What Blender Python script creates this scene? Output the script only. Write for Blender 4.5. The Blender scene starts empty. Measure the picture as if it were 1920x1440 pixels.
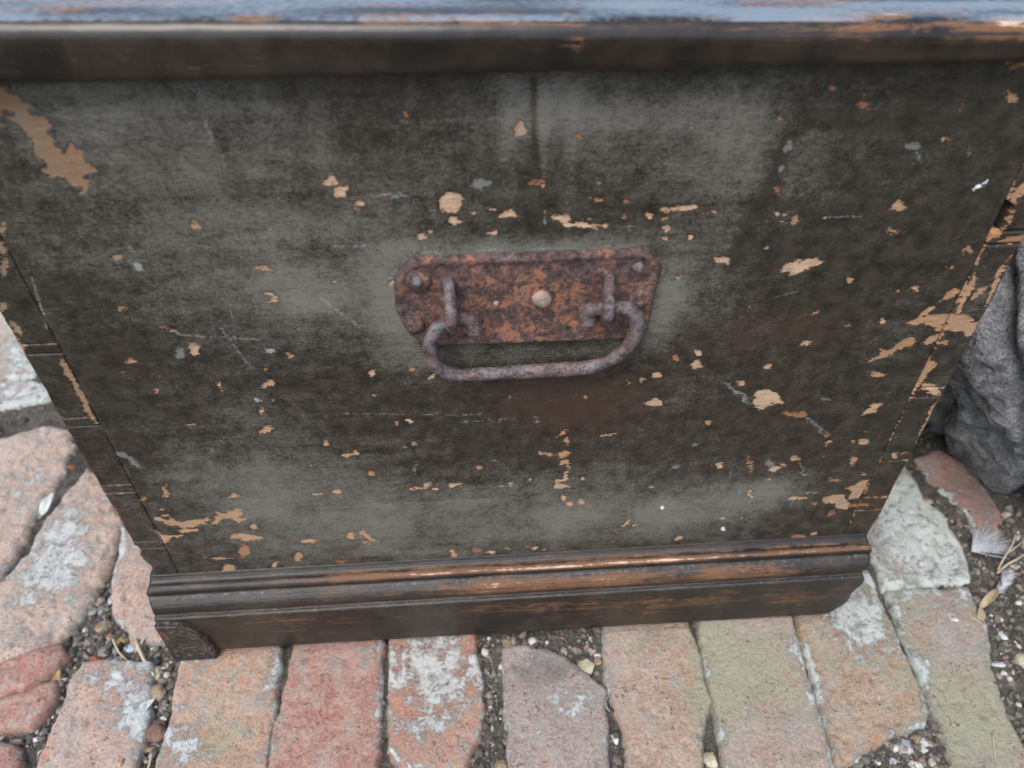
import bpy, bmesh, math
import numpy as np
from mathutils import Matrix, Vector

scene = bpy.context.scene
COL = scene.collection

# ------------------------------------------------------------------ camera
cam_data = bpy.data.cameras.new('camera')
cam = bpy.data.objects.new('camera', cam_data)
COL.objects.link(cam)
scene.camera = cam
PITCH, YAW, ROLL = math.radians(42.049), math.radians(3.302), math.radians(-0.304)
fwd = Vector((math.sin(YAW) * math.cos(PITCH), math.cos(YAW) * math.cos(PITCH), -math.sin(PITCH)))
rgt = Vector((math.cos(YAW), -math.sin(YAW), 0))
upv = rgt.cross(fwd)
r2 = rgt * math.cos(ROLL) + upv * math.sin(ROLL)
u2 = -rgt * math.sin(ROLL) + upv * math.cos(ROLL)
m = Matrix((r2, u2, -fwd)).transposed().to_4x4()
m.translation = Vector((-0.02242, -0.32991, 0.55709))
cam.matrix_world = m
cam_data.sensor_width = 36
cam_data.lens = 36 * 1400 / 1920
cam_data.clip_start = 0.01
cam_data.clip_end = 200
cam_data.dof.use_dof = True
cam_data.dof.focus_distance = 0.46
cam_data.dof.aperture_fstop = 6.5

# ------------------------------------------------------------------ daylight: open shade, bright from the left
SUN_EL, SUN_AZ = math.radians(58), math.radians(-148)      # azimuth from +Y, clockwise to +X
sun_dir = Vector((math.sin(SUN_AZ) * math.cos(SUN_EL), math.cos(SUN_AZ) * math.cos(SUN_EL), math.sin(SUN_EL)))
world = bpy.data.worlds.new('World')
scene.world = world
world.use_nodes = True
wn = world.node_tree
sky = wn.nodes.new('ShaderNodeTexSky')
sky.sky_type = 'NISHITA'
sky.sun_disc = False
sky.sun_elevation = SUN_EL
sky.sun_rotation = SUN_AZ
sky.air_density = 1.0
sky.dust_density = 2.5
wn.links.new(sky.outputs[0], wn.nodes['Background'].inputs[0])
wn.nodes['Background'].inputs[1].default_value = 0.15
sun_data = bpy.data.lights.new('sun', 'SUN')
sun = bpy.data.objects.new('sun', sun_data)
COL.objects.link(sun)
sun_data.energy = 1.25
sun_data.angle = math.radians(35)
sun_data.color = (1.0, 0.975, 0.94)
sun.rotation_euler = (-sun_dir).to_track_quat('-Z', 'Y').to_euler()
scene.view_settings.view_transform = 'Standard'
scene.view_settings.look = 'None'
scene.view_settings.gamma = 1
scene.view_settings.use_curve_mapping = False
scene.view_settings.exposure = 0.85

# paint losses on the end board: x, z, half length, half height (mm), angle (deg), tone (0 cream .. 1 red wood, 2+ pale film)
CHIPS = [
    (-157.4, 372.2, 2.6, 1.9, 164, 0.4), (-130.5, 345.7, 3.6, 1.6, 163, 0.45), (-131.2, 330.1, 2.7, 1.7, 154, 0.2), (-128.7, 326.5, 2.2, 1.4, 173, 0.15), (-208.3, 324, 2.4, 1.6, 33, 0.6),
    (-188.1, 308.8, 4.1, 1.4, 154, 0.6), (-178.7, 295.2, 5, 3, 65, 0.25), (-188, 292.5, 4.1, 2.3, 62, 2), (-216, 289.2, 2.9, 1.5, -172, 0.5), (-128.5, 288.2, 3.2, 1.9, 6, 0.5),
    (-138.6, 291.8, 2.2, 1.9, -145, 2.3), (-144.6, 278, 1.8, 1.3, 59, 0.5), (-192.4, 349.8, 3.8, 2.4, 128, 2.2), (-191.5, 360.1, 2.5, 0.8, 102, 2), (-199.6, 355.3, 2.6, 1.9, -158, 0.5),
    (-246.3, 377.1, 1.6, 1, 49, 0.5), (-252.4, 362.7, 5.7, 1.7, 73, 0.5), (-256.5, 352.6, 5, 1.9, 63, 0.55), (-267.5, 328.1, 3.3, 2.1, 53, 0.4), (-267.3, 314.1, 4.9, 2.1, 85, 0.4),
    (-88, 393.1, 3.8, 2.3, -156, 0.2), (-84.4, 386.6, 3.9, 3.4, 74, 0.2), (-77.5, 380.5, 2.2, 1.8, 24, 0.15), (-68.6, 385.3, 3.8, 0.8, 174, 0.2), (-60.3, 384, 4.6, 1.1, 0, 2),
    (-30.3, 369.2, 3.1, 2.2, 144, 0.1), (-5.1, 372.4, 4.2, 2.3, -175, 0.15), (-11.9, 375.1, 1.3, 1.1, 171, 0.1), (-23, 375.1, 1.1, 1, 31, 0.2), (36.3, 367.6, 3, 0.9, 0, 0.2),
    (10.4, 388.8, 3.8, 1.4, 173, 0.9), (12.6, 385.9, 1.5, 0.9, 0, 0.1), (39.5, 378.6, 3.7, 1.4, 173, 0.75), (-18.2, 388.8, 4.2, 2.7, 4, 2), (-47.7, 361, 2.4, 2, 11, 0.1),
    (-43.8, 363.4, 1.6, 1.1, 4, 0.1), (-12.8, 362.7, 2.3, 1.1, 173, 0), (-40.8, 375.7, 1.8, 0.8, 86, 2), (13.5, 367.5, 1.5, 0.8, 90, 2.2), (13.4, 372.5, 1.3, 1, 102, 0.2),
    (53.3, 376.8, 1.4, 1, -10, 0.9), (52.7, 369.3, 1.3, 0.9, 158, 0.5), (56.6, 362.6, 0.8, 0.7, 113, 2.5), (38.4, 387.8, 1.7, 1.3, 157, 2), (-95.5, 336.3, 1, 0.7, 178, 0.1),
    (-66.2, 334.4, 1.4, 1.2, 172, 0.2), (-89.1, 356.7, 3.2, 0.7, -179, 2), (-79.7, 357, 3, 0.7, -168, 2), (-61.1, 273.8, 2.3, 1.2, 3, 0.15), (-83.8, 272.8, 2, 1.2, 177, 0.2),
    (99.6, 369.5, 4.2, 1, 171, 0.2), (64.4, 369.2, 2.3, 1.7, -12, 0.35), (75.1, 367.1, 1.6, 1.1, -4, 0.5), (75.9, 361.3, 2.8, 1.6, -2, 0.15), (89.2, 355.3, 1.7, 1.3, 119, 0.05),
    (76.6, 355.6, 2.8, 0.6, 174, 0.3), (129.3, 380.1, 2.1, 1.6, 134, 0.9), (130.9, 367.8, 2.8, 0.6, 174, 0.2), (125.7, 362.6, 2.8, 0.5, 0, 2), (134.9, 362.6, 2.5, 0.8, 173, 0.2),
    (142.7, 363, 3.1, 1.9, 99, 0.6), (145.7, 363.9, 1.9, 0.6, 172, 0.5), (157.9, 363.9, 1.8, 1.1, -11, 0.2), (194.6, 368.9, 3.9, 2.6, -18, 0.45), (194.3, 373.6, 1.5, 0.9, 114, 0.6),
    (196.9, 354.3, 3.5, 1, -2, 0.5), (130.3, 347.4, 1.5, 1.1, -23, 0.5), (108.7, 341, 4.9, 1.8, 165, 0.2), (86.9, 331.4, 1.7, 1.1, 162, 0.15), (182.6, 324.2, 2.6, 1.6, 122, 0.4),
    (237.4, 330.6, 2.1, 1, -8, 0.4), (241.4, 341.5, 3.3, 1.7, 121, 0.65), (221.8, 317.7, 1.6, 1.3, 143, 0.2), (213, 316.6, 1.3, 0.9, -37, 0.5), (168.9, 302.7, 1.6, 1, -135, 0.4),
    (210, 294.7, 1.8, 1.1, 135, 0.2), (190.9, 292.8, 1.5, 1, -25, 2), (170, 281.1, 3.1, 1.9, 164, 0.2), (105.8, 277.1, 2.7, 2.2, 111, 0.15), (106.8, 267.8, 3.3, 3, 165, 0.25),
    (93.5, 274.4, 2.5, 2, 126, 0.8), (83.3, 263.2, 2.2, 1, 172, 0.1), (150.8, 264, 2.9, 2.1, -163, 0.35), (130.8, 308.3, 1.2, 0.8, 149, 0.3), (254.5, 277.2, 3.9, 1.7, -179, 0.55),
    (-145.5, 267.4, 3.8, 3.1, 64, 0.35), (-144.6, 278, 2.1, 1.5, 60, 0.5), (-173.5, 269.1, 1.9, 1.6, 43, 0.2), (-172.2, 264.6, 1.1, 0.7, 71, 0.1), (-153.6, 255.6, 2.7, 1.3, 152, 2.4),
    (-145.8, 255.1, 1.3, 1, 23, 0.4), (-152.6, 245.6, 2.9, 1.7, 73, 0.15), (-155.3, 230.1, 4.7, 2.5, -139, 0.4), (-197.8, 237.2, 2.9, 0.9, 174, 0.2), (-121.5, 216.1, 2, 1.9, 55, 0.4),
    (-83.6, 271.6, 2.1, 1.4, 177, 0.1), (-85.7, 253.6, 1.4, 1.1, 179, 0.1), (-94.9, 185.3, 3.5, 1.8, 177, 0.5), (-133.8, 168.1, 4.7, 1.1, -179, 0.1), (-121.4, 168.6, 2.7, 2.5, -148, 0.15),
    (-232.1, 176.6, 5.9, 1.7, 73, 0.5), (-189.7, 170.2, 3.8, 2.1, -160, 0.4), (-248.7, 170.6, 3.3, 1.8, -178, 0.7), (-239.4, 159, 2.1, 1.6, -163, 0.2), (-191.4, 123.8, 10.4, 3.3, 169, 0.4),
    (-197, 108.4, 8.2, 3.2, 75, 0.65), (-183.2, 135.4, 4.1, 2.8, 71, 0.4), (-149.9, 116.4, 6, 2.9, 178, 0.4), (-119.1, 119.6, 4.8, 3.1, 77, 0.4), (-110.7, 111.5, 2.8, 2, -179, 0.45),
    (-160.7, 97.5, 6, 3.2, 80, 0.45), (-179.6, 89.2, 4, 2, -131, 0.3), (-214.2, 87.9, 5.9, 4.3, 67, 0.4), (-216.6, 101.1, 8.2, 1.3, 173, 0.45), (-130.7, 89.6, 3.8, 1.7, 173, 0.8),
    (-134.4, 82.6, 4.4, 2, 178, 0.15), (-224.1, 279.9, 1.3, 1, -155, 0.4), (-209.4, 265.7, 1.3, 1.1, -148, 0.3), (-183.9, 221.4, 1.2, 0.9, 62, 2), (-191.3, 214, 1.4, 1, 95, 2),
    (-134, 196.2, 1.9, 1, 179, 0.1), (-60.6, 273.8, 2.3, 1.3, 177, 0.1), (-50.3, 267.1, 3, 1.6, 73, 0.2), (-83.8, 271.4, 2.2, 1.5, 6, 0.1), (-85.7, 253.9, 1.4, 1, 178, 0.2),
    (-5.6, 248.3, 2.1, 1, 91, 2), (40.1, 244.8, 1.4, 1.2, 156, 0.45), (66.3, 256.4, 1.4, 0.9, 106, 0.4), (-67.2, 232.1, 2.6, 1.7, 177, 0.1), (-74.7, 230.7, 1.9, 0.8, 82, 0.5),
    (-66, 212.1, 1.8, 1.7, 42, 0.2), (-72.6, 208.7, 0.9, 0.8, -178, 2.3), (-25.1, 186.4, 2.5, 1.5, 92, 0.5), (-67.9, 188.3, 4.4, 0.9, 78, 2), (-67.3, 168.3, 5.9, 1.3, -179, 0.15),
    (-60.5, 171.3, 3.6, 2.2, -166, 0.15), (-56.7, 167.1, 2.6, 1.8, 175, 0.2), (-41.9, 169.8, 4, 2.8, -155, 0.15), (-4.1, 167.5, 2.8, 1.5, 92, 0.2), (-10.8, 165.6, 1.8, 0.9, 175, 2.3),
    (8, 171.9, 1.3, 1.1, 110, 2.3), (28.8, 215.5, 4, 1.3, -139, 0.4), (31.4, 207.6, 4.2, 2, 95, 0.5), (19.4, 195.3, 4.3, 1.7, 160, 0.4), (30.2, 195.9, 4.3, 2.9, -180, 0.45),
    (31.1, 187.2, 2.9, 2, 111, 0.4), (33.7, 182.6, 3.1, 1.3, 94, 0.25), (32.7, 175.5, 3.9, 1.5, 91, 0.2), (32.7, 170.1, 2.6, 1.9, -141, 0.2), (27.7, 168.1, 3.1, 1.9, 173, 0.2),
    (29.1, 162.9, 5.8, 3.1, 165, 0.2), (32.1, 150.4, 4.9, 2.2, 89, 0.3), (37.2, 143.7, 2.6, 2.3, 145, 0.15), (44.3, 144, 4, 2.3, 98, 0.3), (43.4, 170.2, 1.7, 1.3, 166, 0.15),
    (79, 117.4, 7.2, 1.5, -128, 0.2), (86.4, 115.3, 2.4, 1.3, -146, 0.2), (58.7, 212, 3.4, 1.1, -174, 0.2), (-31.1, 95, 4, 3, 175, 0.85), (-19.6, 90.9, 3.4, 1.8, 171, 0.05),
    (-6.7, 94.6, 3, 1.6, 175, 0.5), (13.2, 93.3, 2.8, 2.3, 146, 0.25), (7.9, 94.9, 2.7, 1.1, 171, 0.9), (77.4, 86, 1.5, 1.2, 127, 0.2), (21.3, 91, 1.4, 1.3, 128, 2),
    (28.2, 84.7, 6.7, 1.1, 176, 0.8), (11, 226.7, 1.9, 1.4, -165, 2), (-40.7, 235.5, 3.3, 0.6, -180, 2), (-53.7, 237.1, 3.8, 0.6, 176, 2), (-30.1, 229.4, 3.5, 0.6, 176, 2),
    (-11.3, 228.9, 4.1, 0.5, -174, 2), (-15.3, 191.9, 1.8, 0.8, 176, 2), (83.1, 261.1, 2.6, 2.5, 170, 0.2), (75.4, 257.7, 2.1, 1.7, 154, 0.15), (121.1, 218.8, 2.2, 1.5, 117, 0.5),
    (136.6, 251.9, 3, 1.9, -11, 0.3), (221.7, 253.1, 5.5, 2.5, 159, 0.45), (228.2, 223.9, 6.1, 3.6, -141, 0.35), (193.9, 234.1, 3.8, 1, 162, 2), (205.2, 200.4, 2.1, 1.4, 151, 0.4),
    (207.7, 193.9, 2.9, 1.9, -82, 0.45), (230.1, 201.4, 1.6, 1, 136, 0.5), (231.5, 193.1, 4.5, 3.5, 153, 0.45), (224.7, 193.6, 2.5, 0.8, 173, 0.45), (230.5, 174.1, 4.6, 2.2, 112, 0.45),
    (244.3, 158.9, 3.8, 1.8, 169, 0.55), (249.8, 125.1, 10, 2, 176, 0.85), (231.9, 116.2, 3.7, 2.6, 132, 0.95), (216.5, 128.4, 2.4, 1.5, 164, 0.95), (223, 154.5, 4.8, 1.7, 169, 0.9),
    (200, 136.6, 6.9, 1.8, 168, 0.15), (210.9, 141.6, 3.9, 1, -177, 0.15), (176.4, 170.4, 3.9, 3.3, -119, 0.2), (173.5, 175.2, 4.9, 2.8, 134, 2), (189, 179.4, 4.1, 2.8, 151, 0.5),
    (194.8, 170, 8.2, 0.8, 116, 2), (199.2, 161.9, 1.9, 1.1, 118, 0.2), (182.4, 174, 2.1, 1.6, 139, 0.25), (158.5, 174.5, 7.9, 1.1, 103, 0.6), (165.3, 142.8, 7.8, 1.1, 105, 0.1),
    (136.8, 175.7, 3.2, 2.5, 132, 0.15), (147.5, 166.5, 3.8, 0.5, 96, 2), (157.2, 146.4, 3.1, 0.6, 102, 2), (176.6, 159.1, 1.7, 1.3, 145, 0.15), (150.5, 117.3, 2.2, 1.5, 148, 0.2),
    (154.2, 105.1, 2.6, 1.7, 114, 3), (102.7, 133.9, 1.6, 1.2, 123, 3), (164.8, 116.9, 1.3, 0.8, 110, 2.5), (121, 95.9, 3.4, 3.1, -179, 0.25), (213.6, 90.1, 5, 2.4, 171, 0.75),
    (225.6, 92.6, 3, 2.2, 145, 0.3), (93.8, 156.7, 3.1, 0.8, 175, 0.2), (107.1, 176.4, 3.9, 2.1, -161, 2), (116.4, 198.5, 2.3, 1.4, -160, 2), (259.7, 177.1, 3.2, 2.1, 132, 0.45),
    (244.1, 78.6, 2, 1.4, 145, 2.5), (196.5, 208.1, 9.9, 0.6, 138, 2), (-49.9, 424.5, 1, 0.9, 172, 0.5), (-138, 417.6, 4.3, 0.5, 91, 2), (-137.2, 433, 2.4, 0.4, 71, 2),
    (-248.6, 373.4, 5.7, 1.2, 67, 0.5), (0.6, 414.9, 4.1, 3.5, 128, 0.25), (143.2, 429.8, 1.9, 1.4, 147, 0.95), (158.3, 421.5, 2.6, 1.4, 160, 0.9), (157.6, 426.1, 1, 0.6, -12, 0.9),
    (206.7, 419.8, 1.4, 1, -32, 0.9), (228.9, 423.6, 3.7, 2.2, 151, 0.5), (79.9, 414.1, 1.2, 1.1, -44, 0.3), (120.4, 416.6, 1.8, 0.9, 168, 0.4), (26.8, 411.3, 1.8, 1.5, 160, 0.8),
    (45.4, 426.8, 0.9, 0.6, -5, 2), (204.4, 404.8, 2.1, 1, 177, 0.3), (190.1, 400.9, 4.4, 1.7, 167, 2), (194.8, 395.4, 3.4, 0.8, 119, 2), (219.7, 397.3, 2, 0.8, 101, 2),
    (223.5, 438.6, 4.4, 1.4, -3, 0.8), (128.2, 403.6, 2.9, 1.9, 116, 2), (128.4, 392.1, 2.2, 1.5, -167, 2),
]

# larger paint losses traced as outlines: tone, [(x, z) mm ...]
CHIP_OUTLINES = [
    (0.66, [(-223.9, 443.2), (-218.9, 439.8), (-212.4, 439.6), (-206.9, 429.2), (-203.8, 417.1), (-196.6, 412.0), (-192.2, 401.6), (-199.9, 393.9), (-207.4, 390.1), (-210.6, 394.3), (-213.7, 398.4), (-219.7, 401.2), (-216.8, 416.3), (-218.9, 424.8), (-224.0, 428.5), (-229.0, 432.1)]),
    (0.5, [(-253.9, 292.3), (-251.1, 292.2), (-251.4, 279.1), (-250.2, 266.7), (-250.9, 254.0), (-252.7, 242.3), (-255.1, 245.5), (-254.4, 255.7), (-254.6, 265.6), (-254.8, 275.2), (-255.5, 283.3)]),
    (0.4, [(-112.4, 203.5), (-109.3, 205.4), (-104.7, 206.3), (-102.6, 208.9), (-102.0, 205.2), (-105.1, 202.9), (-110.0, 200.8)]),
    (0.42, [(-251.3, 152.0), (-247.1, 153.9), (-238.0, 152.8), (-232.8, 146.5), (-225.5, 146.9), (-213.3, 147.9), (-204.3, 150.0), (-206.1, 154.4), (-199.4, 155.4), (-194.1, 157.3), (-187.6, 154.8), (-186.7, 148.6), (-189.9, 143.0), (-193.6, 140.3), (-197.1, 145.5), (-201.8, 145.9), (-206.9, 140.4), (-211.3, 141.8), (-220.4, 139.6), (-220.3, 135.5), (-225.9, 133.0), (-234.5, 132.7), (-236.6, 137.9), (-241.3, 142.3), (-247.7, 144.8), (-251.4, 146.1)]),
    (0.4, [(-253.3, 140.4), (-249.3, 131.9), (-240.0, 130.7), (-233.2, 131.0), (-238.4, 127.9), (-243.4, 127.3), (-246.2, 122.4), (-251.0, 122.8), (-251.8, 128.1), (-253.4, 134.3)]),
    (0.42, [(-114.5, 125.5), (-110.0, 126.1), (-107.1, 119.6), (-103.9, 115.1), (-99.2, 111.5), (-105.6, 111.5), (-110.0, 116.7), (-113.8, 121.3)]),
    (2, [(-250.6, 217.3), (-244.7, 215.6), (-241.4, 209.3), (-238.8, 200.8), (-241.8, 201.8), (-244.6, 209.5), (-251.2, 214.1)]),
    (0.4, [(-201.3, 128.8), (-193.8, 129.2), (-185.9, 126.5), (-179.6, 121.3), (-187.4, 119.9), (-198.2, 121.3), (-204.1, 122.9)]),
    (0.2, [(-36.7, 384.9), (-32.0, 386.1), (-27.6, 384.1), (-28.5, 379.4), (-29.5, 376.0), (-31.8, 373.7), (-36.2, 374.0), (-37.8, 375.9)]),
    (0.1, [(17.0, 369.4), (18.8, 370.5), (26.3, 369.7), (27.8, 367.4), (24.7, 366.1), (32.8, 366.0), (37.4, 364.6), (46.5, 364.2), (46.6, 362.7), (40.3, 362.4), (33.0, 362.4), (24.0, 363.1), (21.6, 366.2), (17.5, 367.3)]),
    (0.12, [(70.5, 370.8), (71.6, 372.5), (76.1, 372.3), (81.3, 373.8), (89.8, 374.0), (90.3, 371.2), (84.5, 370.2), (77.4, 370.0)]),
    (0.15, [(141.0, 333.5), (143.6, 336.8), (150.0, 338.2), (155.3, 340.1), (160.3, 339.4), (164.7, 337.5), (164.2, 335.9), (159.7, 334.4), (154.7, 331.2), (149.3, 329.4), (144.0, 331.1)]),
    (0.5, [(225.7, 292.6), (230.2, 297.5), (234.5, 305.5), (237.2, 305.4), (238.4, 300.9), (245.3, 301.8), (251.7, 301.5), (257.6, 297.4), (263.0, 294.6), (266.8, 293.1), (265.2, 289.3), (261.4, 285.6), (252.6, 286.0), (246.9, 287.0), (240.7, 289.3), (236.1, 290.2), (231.0, 289.8)]),
    (0.5, [(238.0, 307.2), (241.4, 314.3), (246.7, 316.3), (249.5, 314.6), (246.8, 311.1), (242.5, 308.8)]),
    (0.45, [(251.0, 328.1), (250.8, 318.7), (251.2, 307.8), (251.7, 299.0), (254.3, 297.6), (254.9, 306.4), (256.0, 316.1)]),
    (0.55, [(212.5, 265.0), (216.4, 269.7), (216.6, 275.9), (221.0, 272.2), (226.6, 278.0), (232.3, 283.1), (235.7, 280.3), (235.3, 274.9), (230.3, 273.8), (225.1, 269.9), (219.6, 266.7)]),
    (0.5, [(239.8, 277.3), (241.6, 281.3), (248.2, 283.6), (251.2, 281.5), (249.8, 279.5), (243.6, 276.1)]),
    (0.25, [(78.1, 237.1), (81.3, 240.0), (84.9, 242.3), (90.4, 237.9), (90.3, 234.9), (85.3, 234.4), (80.7, 235.5)]),
    (2.1, [(123.6, 253.3), (129.1, 251.9), (132.1, 248.1), (141.5, 240.1), (147.4, 233.6), (154.5, 226.9), (151.3, 228.7), (142.3, 236.2), (131.3, 246.7)]),
    (0.2, [(145.9, 240.5), (149.5, 244.4), (156.1, 245.2), (161.3, 241.9), (166.0, 236.3), (169.1, 233.0), (167.2, 231.6), (161.0, 233.5), (158.5, 229.8), (153.7, 228.2), (150.4, 230.3), (148.0, 235.9)]),
    (0.8, [(166.8, 223.8), (172.0, 225.8), (177.1, 223.9), (184.9, 225.0), (186.2, 220.2), (180.6, 219.3), (172.0, 221.4)]),
    (0.45, [(233.5, 146.4), (239.8, 148.8), (247.5, 153.0), (251.1, 153.7), (250.7, 147.0), (248.6, 137.3), (247.6, 132.4), (240.8, 132.9), (239.7, 141.0)]),
    (0.4, [(219.4, 134.6), (227.5, 138.0), (235.9, 138.3), (239.4, 131.0), (243.7, 125.6), (243.6, 119.4), (236.8, 120.0), (229.5, 126.8), (222.5, 130.4)]),
    (0.5, [(248.5, 263.0), (254.7, 262.7), (256.4, 255.4), (254.1, 251.2), (252.9, 245.4), (250.8, 240.3), (249.3, 242.6), (250.0, 250.0)]),
    (0.35, [(252.0, 244.7), (257.8, 244.3), (265.1, 240.2), (268.7, 236.9), (267.0, 232.4), (261.3, 235.1), (255.2, 239.2)]),
    (0.4, [(-51.5, 95.3), (-48.0, 98.3), (-45.1, 92.5), (-44.9, 83.5), (-48.9, 82.7), (-49.2, 89.5)]),
    (3, [(229.4, 378.0), (230.6, 380.1), (233.4, 380.0), (234.8, 382.1), (235.7, 379.9), (233.3, 378.5), (231.0, 376.9)]),
    (0.5, [(255.0, 358.1), (251.8, 364.4), (252.2, 373.5), (254.4, 380.7), (256.5, 382.1), (257.9, 376.2), (256.5, 368.8), (257.2, 361.1), (258.6, 356.4)]),
    (0.6, [(249.7, 348.8), (250.2, 352.8), (258.3, 352.4), (257.9, 348.4), (251.9, 346.2)]),
    (0.65, [(254.5, 346.1), (263.8, 348.2), (272.0, 349.5), (274.4, 344.5), (266.3, 342.9)]),
    (0.45, [(267.5, 302.6), (264.9, 319.2), (265.6, 328.0), (267.7, 336.5), (268.6, 331.3), (268.8, 319.1), (269.0, 304.4)]),
    (0.45, [(257.9, 308.7), (257.9, 316.0), (262.7, 317.2), (262.2, 311.2)]),
    (0.45, [(258.7, 289.7), (264.4, 291.3), (270.9, 291.0), (268.6, 281.2), (264.5, 281.4)]),
    (0.35, [(270.0, 189.6), (267.9, 210.1), (266.7, 227.0), (269.5, 224.4), (270.7, 207.4), (270.9, 192.2)]),
]

# grey chalky bloom on the old paint, upper left partly painted lens haze: x, z, radius x, radius z (mm), strength
BLOOM = [(43, 422, 57, 15, 0.55), (83, 400, 39, 32, 0.6), (9, 421, 17, 23, 0.5), (109, 400, 13, 26, 0.45), (-68, 319, 14, 30, 0.8), (85, 317, 10, 30, 0.8), (5, 353, 69, 6, 0.6), (-56, 275, 22, 15, 0.6), (9, 278, 47, 7, 0.5), (-34, 140, 114, 28, 0.9), (-149, 155, 87, 36, 0.7), (-162, 194, 61, 33, 0.45), (89, 121, 80, 26, 0.7), (146, 131, 48, 26, 0.5), (106, 316, 21, 21, 0.45), (178, 144, 32, 18, 0.6), (-106, 319, 34, 30, 0.45), (-115, 333, 28, 28, 0.35), (-178, 398, 73, 51, 0.42), (-186, 440, 55, 30, 0.3), (-155, 255, 43, 32, 0.3), (-106, 99, 130, 24, 0.6), (-108, 417, 62, 32, 0.3), (143, 390, 21, 24, 0.25), (102, 356, 17, 20, 0.4), (-38, 394, 51, 23, 0.3), (-85, 364, 32, 19, 0.35), (93, 235, 20, 24, 0.35), (76, 177, 56, 23, 0.3), (-202, 197, 30, 27, 0.25), (228, 287, 10, 27, 0.3), (260, 309, 10, 21, 0.35), (-135, 341, 38, 28, 0.3), (-175, 343, 53, 43, 0.25)]

WARM = [(141, 292, 64, 16, 0.8), (-7, 257, 81, 18, 0.6), (30, 230, 41, 24, 0.6), (263, 122, 25, 21, 0.8), (200, 365, 57, 54, 0.3), (184, 211, 73, 68, 0.35), (59, 242, 67, 28, 0.5), (-271, 217, 19, 66, 0.5), (-266, 147, 21, 38, 0.5)]

DRIPS = [[(6.9, 437.2), (8.4, 387.9), 3.5, -0.8], [(11.0, 432.5), (12.5, 391.9), 6, 0.35], [(128.0, 406.9), (121.3, 367.9), 7, -0.7], [(121.3, 367.9), (113.8, 336.4), 9, -0.6], [(-2.7, 435.2), (-5.3, 400.6), 9, 0.25], [(25.8, 429.7), (24.5, 350.0), 8, 0.25]]

SCRATCHES = [[(-185.4, 305.7), (-142.5, 300.1), 0.9], [(-161.9, 311.1), (-152.2, 280.1), 0.8], [(159.0, 364.0), (176.8, 364.2), 0.7], [(186.5, 218.7), (206.4, 201.6), 1.0], [(-104.3, 325.9), (-87.6, 306.6), 1.1], [(-107.1, 241.2), (-68.8, 237.9), 0.6], [(-41.3, 235.7), (-21.6, 234.9), 0.7], [(-33.4, 229.6), (-1.8, 229.4), 0.6], [(9.8, 230.1), (13.1, 229.9), 0.8], [(-245.6, 345.8), (-251.3, 313.9), 1.0], [(-151.9, 328.2), (-156.7, 292.1), 0.3], [(-119.0, 340.1), (-120.3, 305.3), 0.3], [(79.0, 142.8), (80.8, 105.5), 0.3], [(-69.5, 385.1), (-36.3, 385.3), 0.5], [(179.0, 180.2), (192.2, 133.8), 0.3], [(-138.9, 424.9), (-137.3, 413.8), 0.8], [(47.3, 165.3), (58.8, 159.4), 0.6], [(-192.6, 312.6), (-182.0, 305.5), 0.5], [(139.1, 314.3), (156.0, 318.9), 0.4], [(-21.1, 300.2), (-45.3, 196.2), 0.0]]

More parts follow.
